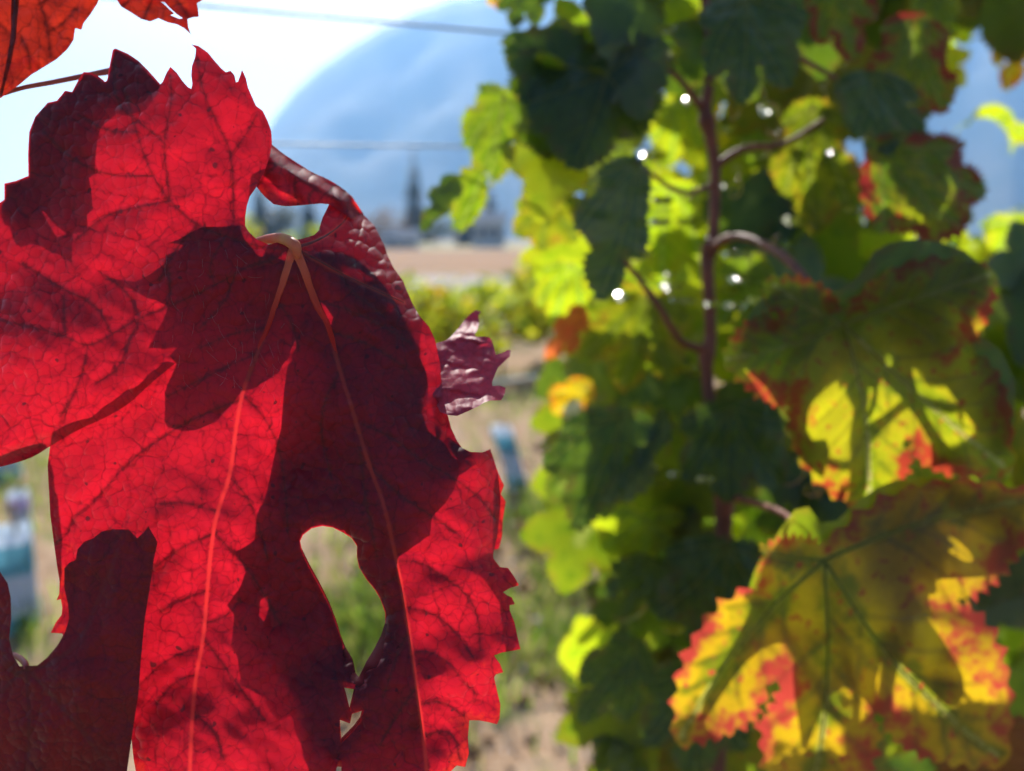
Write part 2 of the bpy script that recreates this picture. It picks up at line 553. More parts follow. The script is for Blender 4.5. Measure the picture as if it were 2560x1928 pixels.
# ------------------------------------------------------------------ leaf builders
def blade_from(outer, holes, step, zf, sec=(), prim=(), size=500.0, secw=5.0, primw=None, name='blade', relief=.0006, dense=True):
    """sheet traced in photo pixels, given its own depth by zf(points); returns mesh data"""
    V2, Fc = cdt(outer, holes, step, (list(prim) + list(sec)) if dense else None)
    loops = [np.asarray(outer)] + [np.asarray(h) for h in holes]
    de = np.full(len(V2), 1e9)
    for l in loops:
        de = np.minimum(de, dist_poly(V2, l, True))
    ds = np.full(len(V2), 1e9)
    for s in sec: ds = np.minimum(ds, dist_poly(V2, s))
    dp = np.full(len(V2), 1e9)
    for s in prim: dp = np.minimum(dp, dist_poly(V2, s))
    z = zf(V2)
    dv = np.minimum(ds, dp)
    z = z - relief * (1 - np.exp(-(dv / (step * 3)) ** 2)) * ss(0, step * 4, de)
    attrs = {'edge': 1 - np.clip(de / (size * .30), 0, 1), 'sec': np.exp(-(ds / secw) ** 2),
             'vein': np.exp(-(dp / (primw or secw)) ** 2), 'between': np.clip(.75 * dp / (size * .17) + .25 * np.minimum(ds / (size * .05), 1), 0, 1)}
    return V2, Fc, z, attrs


def leaf_outline(J, tips, rng, sinus=.74, teeth=6, amp=.06, wide=.36):
    """lobed, toothed outline round junction J through the given lobe tips (in order, petiole gap between last and first)"""
    J = np.asarray(J, float)
    tips = [np.asarray(t, float) for t in tips]
    size = np.mean([np.hypot(*(t - J)) for t in tips])
    pet = -np.mean([(t - J) / (np.hypot(*(t - J)) + 1e-9) for t in tips], 0)
    pet = pet / (np.hypot(*pet) + 1e-9)
    P = []

    def side(a, b, out):
        # toothed curve from a to b bulging towards `out`
        n = teeth + rng.integers(0, 2)
        L = np.hypot(*(b - a))
        ctrl = (a + b) / 2 + out * L * wide
        q = [(1 - u) ** 2 * a + 2 * u * (1 - u) * ctrl + u * u * b for u in np.linspace(0, 1, n * 4 + 1)]
        q = np.array(q)
        tn = np.gradient(q, axis=0)
        nn = np.stack([-tn[:, 1], tn[:, 0]], 1) / (np.hypot(tn[:, 0], tn[:, 1])[:, None] + 1e-9)
        if (nn[len(nn) // 2] @ out) < 0: nn = -nn
        ph = np.arange(n * 4 + 1) % 4 / 4.0
        k = np.array([0, .55, 1.0, .35])[(ph * 4).astype(int)] * amp * size * rng.uniform(.6, 1.3, n * 4 + 1)
        k[0] = k[-1] = 0
        return q + nn * k[:, None]
    n = len(tips)
    base0 = J + pet * size * .05
    S = []
    for i in range(n - 1):
        a, b = tips[i] - J, tips[i + 1] - J
        ra, rb = np.hypot(*a), np.hypot(*b)
        m = a / ra + b / rb
        m /= np.hypot(*m) + 1e-9
        S.append(J + m * (ra + rb) / 2 * sinus * rng.uniform(.9, 1.1))
    for i, t in enumerate(tips):
        a = base0 if i == 0 else S[i - 1]
        b = base0 if i == n - 1 else S[i]
        ax = (t - J) / (np.hypot(*(t - J)) + 1e-9)
        for (p, q, c) in ((a, t, a), (t, b, b)):
            d = c - J
            o = d - ax * (d @ ax)
            if np.hypot(*o) < size * .1:
                o = pet - ax * (pet @ ax)
            o = o / (np.hypot(*o) + 1e-9)
            P.append(side(p, q, o)[:-1])
    return np.vstack(P), size


ZF = {}


def build_leaf(parent, J, tips, z0, mat, rng, slope=(0, 0), cup=.06, droop=.10, sinus=.74, teeth=6, name='leaf', veins=True, amp=.06,
               step=None, vein_mat='vein_green', lite=False, wide=.36, holes=()):
    """one vine leaf: a mesh part with veins as its sub-part"""
    J = np.asarray(J, float)
    out, size = leaf_outline(J, tips, rng, sinus, teeth, amp, wide)
    step = step or size / 16
    out = resample(out, step * .6)
    mpp = z0 / F
    prim, sec = [], []
    for t in tips:
        t = np.asarray(t, float)
        v = t - J
        nrm = np.array([-v[1], v[0]])
        bow = rng.uniform(-.06, .06)
        prim.append(smooth_line([J, J + v * .35 + nrm * bow, J + v * .7 + nrm * bow * .8, J + v * .96], 1))
        for k, u in enumerate(() if lite else np.linspace(.22, .8, 5)):
            for sg in (1, -1):
                q = J + v * (u + (.05 if sg > 0 else 0)) + nrm * bow
                e = q + v * .24 * (1 - u * .4) + sg * nrm * .30 * (1.05 - u)
                sec.append(np.array([q, q * .45 + e * .55 + v * .02, e]))
    seed = int(rng.integers(1e6))

    def zf(p):
        d = (p - J) * mpp
        r = np.hypot(d[:, 0], d[:, 1])
        L = size * mpp
        dv = np.full(len(p), 1e9)
        for s in prim: dv = np.minimum(dv, dist_poly(p, s))
        z = z0 + slope[0] * d[:, 0] + slope[1] * d[:, 1]
        z = z + droop * r * r / L - cup * np.minimum(dv * mpp, L * .35)
        z = z + wnoise(p - J, size * 1.1, seed) * L * .06
        return z
    V2, Fc, z, at = blade_from(out, holes, step, zf, sec, prim, size, secw=size * .013, primw=size * .011, relief=.012 * size * mpp, dense=not lite)
    me = mesh(name, unproj(V2[:, 0], V2[:, 1], z), Fc, True, at, (V2 - J) / 1000 * (450 / size) + rng.uniform(0, 9, 2))
    o = obj(name, me, parent, M[mat])
    ZF[o.name] = zf
    if veins:
        VV, FF = [], []
        for pl in prim:
            pl = resample(pl, size / 10, False)
            zz = zf(pl) - .0002
            r = np.linspace(size * .009, size * .002, len(pl)) * mpp
            v, f = tube(unproj(pl[:, 0], pl[:, 1], zz), r, 5)
            b = len(VV)
            VV += list(v)
            FF += [tuple(i + b for i in q) for q in f]
        obj('vein', mesh('vein', VV, FF), o, M[vein_mat])
    return o


def stalk(name, parent, P, mat, n=8, seg=6):
    """P rows: px, py, depth, radius in px at that depth"""
    S = spline3(P, seg)
    v, f = tube(unproj(S[:, 0], S[:, 1], S[:, 2]), S[:, 3] * S[:, 2] / F, n)
    return obj(name, mesh(name, v, f), parent, M[mat])


# ------------------------------------------------------------------ setting: ground, fields, road, mountain, haze
def ground_material():
    t = NT('vineyard_soil')
    tc = t.n('TexCoord').outputs['Object']
    n1 = t.noise(tc, 1.1, 6, .6).outputs['Fac']
    n2 = t.noise(tc, 9, 6, .65).outputs['Fac']
    n3 = t.noise(tc, 60, 3).outputs['Fac']
    c = t.mix(t.ramp(n2, .3, .7), (.25, .15, .088), (.41, .28, .18))
    c = t.mix(t.ramp(n3, .5, .75), c, (.42, .32, .23))
    g = t.mix(n2, (.085, .13, .03), (.17, .19, .05))
    f = t.ramp(t.math('ADD', n1, t.math('MULTIPLY', t.math('SUBTRACT', n2, .5), .5)), .56, .66)
    c = t.mix(f, c, g)
    b = t.n('BsdfPrincipled'); b.inputs['Roughness'].default_value = .95; b.inputs['Specular IOR Level'].default_value = .1
    t.l(c, b.inputs['Base Color'])
    bp = t.n('Bump'); bp.inputs['Strength'].default_value = .8; bp.inputs['Distance'].default_value = .03
    t.l(t.math('ADD', n2, t.math('MULTIPLY', n3, .4)), bp.inputs['Height']); t.l(bp.outputs[0], b.inputs['Normal'])
    t.l(b.outputs[0], t.out.inputs[0])
    return t.m


def disc(name, rings, n, mat, hfun):
    V, Fc = [(0, 0, hfun(0, 0))], []
    for r in rings:
        for k in range(n):
            a = 2 * math.pi * k / n
            x, y = r * math.cos(a), r * math.sin(a)
            V.append((x, y, hfun(x, y)))
    for k in range(n): Fc.append((0, 1 + k, 1 + (k + 1) % n))
    for i in range(len(rings) - 1):
        for k in range(n):
            a, b = 1 + i * n + k, 1 + i * n + (k + 1) % n
            Fc.append((a, a + n, b + n, b))
    return obj(name, mesh(name, V, Fc), None, mat)


def ghei(x, y):
    r = math.hypot(x, y)
    return (0.05 * math.sin(x * 2.1 + 1) * math.sin(y * 1.7) + .03 * math.sin(x * 5.3 + y * 4.1)) * max(0, 1 - r / 14)


tag(disc('ground', [.25 * 1.13 ** k for k in range(74)], 96, ground_material(), ghei), 'tan vineyard soil with weedy patches', kind='structure')


def strip(name, y0, y1, x0, x1, h, mat):
    xs = np.linspace(x0, x1, 12)
    V = [(x, y, h) for y in (y0, y1) for x in xs]
    Fc = [(i, i + 1, 13 + i, 12 + i) for i in range(11)]
    return tag(obj(name, mesh(name, V, Fc), None, mat), kind='structure')


strip('field', 30, 90, -60, 30, .012, simple('dry_tan_field', (.27, .135, .055), (.22, .12, .055), .3, .95))
strip('road', 19.5, 25.5, -80, 60, .016, simple('grey_gravel_road', (.24, .21, .20), (.30, .26, .24), 2, .9))
strip('meadow', 11.5, 19, -80, 60, .012, simple('yellow_green_meadow', (.24, .26, .06), (.30, .30, .10), .8, .95))
strip('far_field', 92, 260, -200, 140, .012, simple('pale_field', (.36, .30, .16), (.25, .25, .11), .05, .95))


def mountain():
    # ridge profile in photo pixels, a long steep range about 1.5 km off
    prof = np.array([(-900, 610), (200, 600), (480, 560), (600, 430), (690, 290), (735, 235), (800, 170), (900, 100), (1010, 45), (1130, 0), (1300, -40), (1600, -60),
                     (2000, -65), (2400, -50), (2800, -60), (3400, 40), (4200, 420)], float)
    P = resample(prof, 25, False)
    P[:, 1] += wnoise(P, 240, 4) * 5 * (P[:, 0] > 450)
    V, Fc = [], []
    n = 14
    for i, (px, py) in enumerate(P):
        top = unproj(px, py, 1500.0)
        bx, by = (px - 1280) / F * 900, 950 + wnoise(np.array([[px, 0]]), 500, 3)[0] * 60
        for k in range(n):
            u = k / (n - 1)
            x = bx + (top[0] - bx) * u
            y = by + (top[1] - by) * u
            z = -1 + (top[2] + 1) * u ** 1.15
            q = np.array([[px * 1.0, k * 60.0]])
            z += wnoise(q, 300, 8)[0] * 14 * math.sin(math.pi * u) * min(1, top[2] / 100)
            V.append((x, y, max(z, -1)))
        V.append((top[0] * 1.2, 2050, -1))
    m = n + 1
    for i in range(len(P) - 1):
        for k in range(m - 1):
            Fc.append((i * m + k, (i + 1) * m + k, (i + 1) * m + k + 1, i * m + k + 1))
    t = simple('forested_slope', (.035, .06, .035), (.10, .09, .06), .012, .95)
    return tag(obj('mountain', mesh('mountain', V, Fc), None, t), kind='structure')


mountain()


def haze():
    x, y0, y1, z0, z1 = 2500, -2300, 2350, -2.5, 500
    V = [(sx * x, y, z) for z in (z0, z1) for y in (y0, y1) for sx in (-1, 1)]
    Fc = [(0, 2, 3, 1), (4, 5, 7, 6), (0, 1, 5, 4), (2, 6, 7, 3), (0, 4, 6, 2), (1, 3, 7, 5)]
    t = NT('hazy_air')
    v = t.n('VolumePrincipled')
    v.inputs['Color'].default_value = (.31, .58, 1.0, 1)
    v.inputs['Density'].default_value = 0.00045
    v.inputs['Anisotropy'].default_value = .35
    t.l(v.outputs[0], t.out.inputs['Volume'])
    return tag(obj('haze', mesh('haze', V, Fc, False), None, t.m), kind='stuff')


haze()

# ------------------------------------------------------------------ background things
def leaf_cloud(n, fn, size, rng, fold=.25):
    """n small folded kite leaves scattered by fn(k) -> centre"""
    V, Fc = [], []
    for k in range(n):
        c = np.array(fn(k))
        a = rng.normal(size=3); a /= np.linalg.norm(a)
        b = np.cross(a, rng.normal(size=3)); b /= np.linalg.norm(b)
        nn = np.cross(a, b)
        s = size * rng.uniform(.6, 1.3)
        i = len(V)
        V += [c - a * s * .5, c + b * s * .45 + nn * s * fold, c + a * s * .6, c - b * s * .45 + nn * s * fold]
        Fc += [(i, i + 1, i + 2), (i, i + 2, i + 3)]
    return V, Fc


def foliage_mat(name, cols, trans=.5):
    t = NT(name)
    tc = t.n('TexCoord').outputs['Object']
    g = t.n('NewGeometry')
    r = g.outputs['Random Per Island']
    c = t.mix(t.ramp(r, .3, .6), cols[0], cols[1])
    c = t.mix(t.ramp(r, .8, .95), c, cols[2])
    d = t.n('BsdfPrincipled'); d.inputs['Roughness'].default_value = .5
    dk = t.mix(1.0, c, (.25, .25, .25), 'MULTIPLY')
    t.l(dk, d.inputs['Base Color'])
    tr = t.n('BsdfTranslucent'); t.l(c, tr.inputs['Color'])
    m = t.n('MixShader'); m.inputs[0].default_value = trans
    t.l(d.outputs[0], m.inputs[1]); t.l(tr.outputs[0], m.inputs[2]); t.l(m.outputs[0], t.out.inputs[0])
    return t.m


M['vinefol'] = foliage_mat('sunlit_vine_foliage', ((.26, .38, .02), (.74, .74, .03), (.78, .48, .03)), .62)
M['vinefol2'] = foliage_mat('green_vine_foliage', ((.16, .28, .02), (.50, .60, .03), (.66, .58, .03)), .55)
M['needle'] = foliage_mat('conifer_needles', ((.035, .06, .035), (.05, .085, .04), (.07, .09, .04)), .25)
M['broad'] = foliage_mat('dull_tree_foliage', ((.07, .09, .03), (.12, .12, .04), (.20, .15, .05)), .35)
M['brownfol'] = foliage_mat('brown_tree_foliage', ((.22, .13, .05), (.30, .17, .06), (.34, .22, .08)), .4)


def bg_vine(pos, h, wid, n, mat, label, seed, leaf=.10):
    rng = np.random.default_rng(seed)
    root = empty('grapevine')
    tag(root, label, 'vine', 'young vines in the rows behind')
    x, y = pos[0], pos[1]
    P = [(x, y, -.02), (x + .02, y, h * .25), (x - .02, y + .01, h * .5), (x + .01, y, h * .8)]
    v, f = tube(spline3(P, 4), np.linspace(.02, .008, 13), 7)
    obj('trunk', mesh('trunk', v, f), root, M['wood'])
    cl = [(x + rng.normal() * wid * .45, y + rng.normal() * wid * .3, h * rng.uniform(.3, 1.0) * rng.uniform(.8, 1.25)) for _ in range(9)]

    def c(k):
        q = cl[k % 9]
        return (q[0] + rng.normal() * wid * .16, q[1] + rng.normal() * wid * .12, max(.08, q[2] + rng.normal() * h * .08))
    v, f = leaf_cloud(n, c, leaf, rng)
    obj('crown', mesh('crown', v, f, False), root, M[mat])
    return root


bgv = [((1130, 945), .76, .9, 700, 'vinefol', 'nearest yellow-green vine in the row just right of the crimson leaf'),
       ((1250, 930), .74, .9, 600, 'vinefol', 'yellow-green vine behind the purple curled leaf tip'),
       ((1370, 900), .75, .8, 500, 'vinefol2', 'green vine at the left foot of the big vine'),
       ((1060, 850), .60, 1.2, 500, 'vinefol2', 'dim green vine low behind the right margin of the crimson leaf'),
       ((1220, 830), .55, 1.2, 500, 'vinefol', 'farther yellow vine below the tan field'),
       ((640, 735), 1.5, .9, 340, 'vinefol', 'yellow-green vine seen through the gap above the leaf stalk'),
       ((790, 735), 1.4, .9, 340, 'vinefol2', 'green vine at the right of the gap above the leaf stalk'),
       ((2540, 760), 1.3, .8, 420, 'vinefol', 'yellow vine at the right edge of the photo'),
       ((2380, 800), 1.1, .6, 380, 'vinefol2', 'green vine behind the big vine towards the right edge')]
for i, (p, h, wd, n, m, lb) in enumerate(bgv):
    bg_vine(ground_at(*p), h, wd, n, m, lb, 40 + i)


def conifer(px, py_base, dist, h, wd, label, seed):
    rng = np.random.default_rng(seed)
    b = unproj(px, py_base, 1.0) - CAM
    b = CAM + b * (dist / b[1])
    x, y = b[0], b[1]
    root = tag(empty('conifer_tree'), label, 'tree', 'far dark trees below the mountain')
    v, f = tube([(x, y, -.3), (x, y, h * .5), (x, y, h)], [h * .018, h * .011, .02], 7)
    obj('trunk', mesh('trunk', v, f), root, M['wood'])
    V, Fc = [], []
    for k in range(26):
        u = .08 + .9 * k / 26
        r = wd * .5 * (1 - u) ** .8 * rng.uniform(.75, 1.2) + .12
        for j in range(14):
            a = rng.uniform(0, 6.28)
            d = np.array([math.cos(a), math.sin(a), -.28])
            s = np.array([-math.sin(a), math.cos(a), 0])
            p0 = np.array([x, y, h * u])
            L = r * rng.uniform(.7, 1.15)
            wv = L * .42
            i = len(V)
            V += [p0, p0 + d * L * .55 + s * wv + (0, 0, -.05 * L), p0 + d * L, p0 + d * L * .55 - s * wv + (0, 0, -.05 * L), p0 + d * L * .5 + np.array([0, 0, .12 * L])]
            Fc += [(i, i + 1, i + 4), (i + 1, i + 2, i + 4), (i + 2, i + 3, i + 4), (i + 3, i, i + 4)]
    obj('crown', mesh('crown', V, Fc, False), root, M['needle'])


def broadleaf(px, py_base, dist, h, wd, mat, label, seed):
    rng = np.random.default_rng(seed)
    b = unproj(px, py_base, 1.0) - CAM
    b = CAM + b * (dist / b[1])
    x, y = b[0], b[1]
    root = tag(empty('broadleaf_tree'), label, 'tree', 'far dark trees below the mountain')
    v, f = tube([(x, y, -.3), (x + .1, y, h * .3), (x, y, h * .7)], [h * .03, h * .022, h * .008], 7)
    obj('trunk', mesh('trunk', v, f), root, M['wood'])
    cl = [(x + rng.normal() * wd * .26, y + rng.normal() * wd * .26, h * rng.uniform(.35, .92)) for _ in range(12)]
    v, f = leaf_cloud(700, lambda k: np.array(cl[k % 12]) + rng.normal(size=3) * wd * .11, h * .09, rng)
    obj('crown', mesh('crown', v, f, False), root, M[mat])


conifer(1038, 606, 150, 18.5, 8, 'tallest dark conifer standing alone against the blue mountain', 1)
conifer(1168, 606, 140, 9.5, 6, 'dim blue-grey conifer just left of the big vine', 2)
conifer(1225, 606, 150, 12, 7, 'dim blue-grey conifer half hidden by the drooping vine leaf', 3)
conifer(655, 608, 120, 10.5, 6.5, 'dark conifer at the left of the gap under the folded lobe', 4)
conifer(775, 608, 130, 9.5, 6, 'dark conifer at the right of the gap under the folded lobe', 5)
broadleaf(945, 610, 100, 4.6, 7, 'brownfol', 'low brown rounded tree left of the tall conifer', 6)
broadleaf(715, 608, 120, 6, 7, 'broad', 'dull green tree in the middle of the gap under the folded lobe', 7)
broadleaf(1100, 608, 130, 4.5, 6, 'broad', 'low dull tree between the tall conifer and the vine', 8)
broadleaf(2330, 606, 120, 4, 9, 'broad', 'low dull trees at the foot of the mountain by the right edge', 9)


def farmhouse(px, dist, wx, hy, label):
    b = unproj(px, 606, 1.0) - CAM
    b = CAM + b * (dist / b[1])
    x, y = b[0], b[1]
    root = tag(empty('farm_building'), label, 'building')
    dpt = wx * .6

    def box(n, x0, x1, y0, y1, z0, z1, m, par):
        V = [(a, b_, c) for c in (z0, z1) for b_ in (y0, y1) for a in (x0, x1)]
        return obj(n, mesh(n, V, [(0, 2, 3, 1), (4, 5, 7, 6), (0, 1, 5, 4), (2, 6, 7, 3), (0, 4, 6, 2), (1, 3, 7, 5)], False), par, m)
    wall = box('wall', x - wx / 2, x + wx / 2, y - dpt / 2, y + dpt / 2, -.2, hy, M['whitewall'], root)
    o = .4
    V = [(x - wx / 2 - o, y - dpt / 2 - o, hy), (x + wx / 2 + o, y - dpt / 2 - o, hy), (x + wx / 2 + o, y + dpt / 2 + o, hy), (x - wx / 2 - o, y + dpt / 2 + o, hy),
         (x - wx / 2 - o, y, hy + 1.3), (x + wx / 2 + o, y, hy + 1.3)]
    obj('roof', mesh('roof', V, [(0, 1, 5, 4), (2, 3, 4, 5), (0, 4, 3), (1, 2, 5), (0, 3, 2, 1)], False), root, M['paleroof'])
    for k in (-.3, 0, .3):
        box('window', x + k * wx - .5, x + k * wx + .5, y - dpt / 2 - .05, y - dpt / 2 - .003, hy * .4, hy * .75, M['pane'], root)


M['whitewall'] = simple('white_wall', (.50, .52, .55), (.45, .47, .5), 2, .8)
M['paleroof'] = simple('pale_metal_roof', (.32, .33, .35), (.28, .29, .31), 2, .8)
M['pane'] = simple('dark_window', (.05, .06, .07), (.07, .08, .09), 2, .15)
farmhouse(1000, 100, 4.5, 1.2, 'long pale low farm building at the foot of the tall conifer')
farmhouse(1222, 110, 4.5, 3.6, 'pale blue-grey farm building beside the drooping vine leaf')

# trellis wires -------------------------------------------------------------
M['wire'] = simple('galvanised_wire', (.30, .34, .36), (.2, .23, .25), 60, .45, metal=.5)


def wire(P, label, r=.0012):
    S = spline3(P, 6)
    v, f = tube(unproj(S[:, 0], S[:, 1], S[:, 2]), r, 8)
    tag(obj('trellis_wire', mesh('trellis_wire', v, f), None, M['wire']), label, 'wire', 'trellis wires strung along the vines')


wire([(-300, -62, .50), (480, 12, .56), (900, 50, .60), (1290, 86, .64), (2000, 150, .74)], 'dark trellis wire slanting across the sky above the crimson leaf')
wire([(500, 356, .66), (720, 360, .68), (1100, 366, .72), (1700, 372, .78)], 'glinting trellis wire across the blue mountain at the fold', .0010)
wire([(1900, 104, .85), (2300, 98, .88), (2700, 90, .92)], 'faint trellis wire on the blue mountain near the yellow leaf', .0012)
wire([(1150, 968, 2.6), (1400, 935, 2.7), (1600, 905, 2.8), (2000, 850, 3.0)], 'pale low irrigation line left of the big vine', .006)

# grow tubes ----------------------------------------------------------------
M['sleeve'] = simple('milky_plastic_sleeve', (.74, .80, .86), (.66, .72, .80), 12, .5, trans=.6)
M['teal'] = simple('teal_print', (.25, .62, .70), (.2, .55, .66), 20, .5, trans=.6)
M['lilac'] = simple('lilac_print', (.70, .55, .85), (.75, .65, .88), 20, .5, trans=.6)
M['stake'] = simple('stake', (.35, .25, .15), (.25, .18, .1), 40, .8)


def grow_tube(px, py, h, wdt, label, rot=.3, band='teal', lean=0.0):
    g = ground_at(px, py)
    root = tag(empty('grow_tube'), label, 'grow tube', 'pale sleeves round the young vines')

    def ring(z, s, seed=0):
        r = []
        for k in range(16):
            a = k * math.pi / 8
            q = max(abs(math.cos(a)), abs(math.sin(a)))
            x, y = s * math.cos(a) / q ** .8, s * math.sin(a) / q ** .8
            r.append((g[0] + x * math.cos(rot) - y * math.sin(rot) + lean * z, g[1] + x * math.sin(rot) + y * math.cos(rot), g[2] + z))
        return r

    def shell(n, zs, s, m):
        V = [p for z, k in zs for p in ring(z, s * k)]
        Fc = [(i * 16 + k, i * 16 + (k + 1) % 16, (i + 1) * 16 + (k + 1) % 16, (i + 1) * 16 + k) for i in range(len(zs) - 1) for k in range(16)]
        obj(n, mesh(n, V, Fc), root, m)
    shell('sleeve', [(-.02, 1.05), (h * .3, .98), (h * .6, 1.02), (h, 1.0), (h, .93), (h * .3, .93)], wdt / 2, M['sleeve'])
    shell('printed_band', [(h * .62, 1.045), (h * .74, 1.045), (h * .90, 1.045)], wdt / 2, M[band])
    shell('lower_band', [(h * .08, 1.06), (h * .17, 1.045), (h * .24, 1.045)], wdt / 2, M['teal'])
    v, f = tube([(g[0] + wdt * .2 + lean * -.05, g[1], -.05), (g[0] + wdt * .2 + lean * h * 1.25, g[1], h * 1.25)], .007, 6)
    obj('stake', mesh('stake', v, f), root, M['stake'])


grow_tube(1297, 1222, .31, .095, 'blue and white sleeve on a young vine right of the crimson leaf', .2, 'teal', -.28)
grow_tube(52, 1585, .34, .115, 'nearest white and teal sleeve at the left edge of the photo', .5)
grow_tube(20, 1205, .30, .10, 'lilac and teal sleeve above the nearest one at the left edge', .1, 'lilac')
grow_tube(58, 1345, .20, .06, 'narrow lilac sleeve behind the nearest one at the left edge', .1, 'lilac')


def scrap(px, py, s, seed, label):
    rng = np.random.default_rng(seed)
    g = ground_at(px, py)
    V, Fc = [], []
    n = 9
    for i in range(n):
        for j in range(n):
            u, v = i / (n - 1) - .5, j / (n - 1) - .5
            V.append((g[0] + u * s * 1.3, g[1] + v * s, g[2] + .06 * s + s * .28 * abs(rng.normal()) * (1 - 1.2 * abs(u)) * (1 - 1.2 * abs(v))))
    for i in range(n - 1):
        for j in range(n - 1):
            Fc.append((i * n + j, i * n + j + 1, (i + 1) * n + j + 1, (i + 1) * n + j))
    tag(obj('plastic_scrap', mesh('plastic_scrap', V, Fc), None, M['scrap']), label, 'scrap')


M['scrap'] = simple('pale_lilac_plastic', (.70, .62, .74), (.78, .76, .80), 30, .35, trans=.2)
scrap(1262, 1892, .055, 3, 'pale lilac crumpled scrap lying on the soil, the left of two')
scrap(1310, 1888, .045, 5, 'pale lilac crumpled scrap lying on the soil, the right of two')


def grass():
    rng = np.random.default_rng(5)
    V, Fc = [], []
    patches = [(1330, 1300, .22, 260), (1430, 1290, .2, 160), (880, 1560, .16, 260), (870, 1640, .14, 120), (1390, 1500, .22, 160), (1330, 1600, .25, 190), (1420, 1640, .2, 120),
               (60, 1180, .4, 220), (140, 1260, .4, 220), (1240, 1060, .6, 160), (1200, 980, .7, 200), (1500, 1020, .6, 100), (2480, 900, .8, 200), (2200, 1000, .6, 120), (60, 1640, .2, 80),
               (1200, 1760, .2, 60), (860, 1400, .2, 60), (1370, 1420, .14, 90)]
    for px, py, s, n in patches:
        g = ground_at(px, py)
        for _ in range(int(n * 1.3)):
            x, y = g[0] + rng.normal() * s * .6, g[1] + rng.normal() * s * .8
            a = rng.uniform(0, 6.28)
            h = rng.uniform(.04, .13)
            d = np.array([math.cos(a), math.sin(a), 0])
            e = np.array([-d[1], d[0], 0]) * .005
            p = np.array([x, y, ghei(x, y) - .005])
            i = len(V)
            V += [p - e, p + e, p + d * h * .25 + (0, 0, h * .7) + e * .7, p + d * h * .25 + (0, 0, h * .7) - e * .7, p + d * h * .65 + (0, 0, h)]
            Fc += [(i, i + 1, i + 2, i + 3), (i + 3, i + 2, i + 4)]
    m = foliage_mat('grass_blades', ((.18, .32, .03), (.36, .48, .05), (.55, .46, .16)), .55)
    tag(obj('grass', mesh('grass', V, Fc, False), None, m), 'short weedy grass tufts on the soil', 'grass', kind='stuff')
    # fallen leaves and clods
    V, Fc = leaf_cloud(500, lambda k: (lambda g: (g[0] + rng.normal() * .25, g[1] + rng.normal() * .5, .025))(ground_at(rng.uniform(700, 1500), rng.uniform(1000, 1900))), .05, rng)
    m = foliage_mat('fallen_leaves', ((.30, .16, .08), (.20, .13, .08), (.5, .42, .34)), .2)
    tag(obj('fallen_leaves', mesh('fallen_leaves', V, Fc, False), None, m), 'brown fallen leaves and litter on the soil', 'leaves', kind='stuff')


grass()

# ------------------------------------------------------------------ the crimson leaf
red = tag(empty('grape_leaf'), 'large backlit crimson grape leaf with folded top lobe filling the left half', 'leaf')
JX = (735, 622)
zmain = tps([(735, 622, 0), (475, 1850, -.006), (530, 1330, -.005), (605, 985, -.003), (960, 1260, -.005), (1048, 1762, -.004), (880, 1020, -.003), (1085, 1330, .0), (1240, 1250, .017),
             (1180, 1300, .006), (1290, 1600, .010), (1240, 1800, .008), (1160, 1600, .000), (1130, 1090, .012), (1200, 1140, .012), (640, 1450, .004), (770, 1150, .005), (800, 1500, .006),
             (900, 1600, .006), (350, 420, .004), (70, 400, .015), (30, 480, .016), (480, 130, .014), (300, 140, .016), (600, 230, .008), (675, 340, .012), (615, 540, .004), (1010, 722, .017),
             (1045, 810, .016), (1100, 920, .018), (960, 620, .025), (890, 510, .028), (835, 520, .023), (850, 684, .005), (920, 640, .015), (800, 590, .008), (0, 900, .003), (0, 1150, .004), (-60, 1000, .006), (130, 1150, .008),
             (140, 1500, .012), (420, 770, .000), (220, 870, -.001), (300, 1250, .004), (380, 1600, .003), (760, 760, .004), (930, 900, .004), (475, 2120, -.004), (1075, 2060, .0), (930, 1850, -.002),
             (250, 640, .006), (500, 420, .001), (130, 1000, -.001)])
ZL = .206


def zred(p):
    z = ZL + zmain(p)
    z = z + wnoise(p, 330, 21, 2) * .0011 + wnoise(p, 110, 22, 2) * .00035
    return z


A_front = [(0, 507), (11, 499), (11, 459), (38, 453), (71, 440), (70, 384), (73, 330), (88, 292), (119, 257), (142, 252), (163, 227), (180, 230), (188, 215), (196, 200), (209, 180), (230, 182),
           (253, 196), (263, 205), (268, 200), (273, 169), (282, 125), (288, 121), (319, 134), (346, 152), (369, 175), (388, 196), (401, 211), (407, 204), (417, 181), (426, 167), (442, 182),
           (457, 204), (471, 219), (478, 222), (481, 211), (478, 188), (480, 165), (488, 142), (490, 122), (478, 111), (496, 115), (519, 131), (538, 154), (553, 171), (565, 181), (576, 177),
           (586, 188), (590, 206), (595, 204), (601, 188), (605, 174), (615, 196), (620, 219), (630, 242), (640, 265), (657, 277), (668, 300), (678, 327), (680, 357), (674, 392), (661, 430),
           (640, 469), (624, 492), (617, 515), (613, 542), (613, 565), (622, 580), (642, 599), (672, 612), (700, 604), (725, 602), (752, 598), (785, 588), (797, 576), (806, 545), (823, 511), (838, 487), (860, 478),
           (880, 490), (893, 511), (912, 540), (936, 564), (948, 588), (960, 612), (970, 641), (984, 670), (1008, 703), (1015, 722), (1032, 761), (1049, 790), (1073, 818), (1087, 847), (1094, 881),
           (1101, 914), (1102, 938)]
seam = [(1102, 938), (1000, 930), (900, 900), (760, 880), (650, 860), (540, 880), (441, 906)]
A_low = [(405, 935), (378, 958), (319, 1013), (260, 1046), (202, 1071), (126, 1115), (90, 1139), (55, 1153), (0, 1168), (-70, 1180), (-130, 1120), (-160, 950), (-140, 800), (-150, 640), (-80, 560), (-40, 530)]
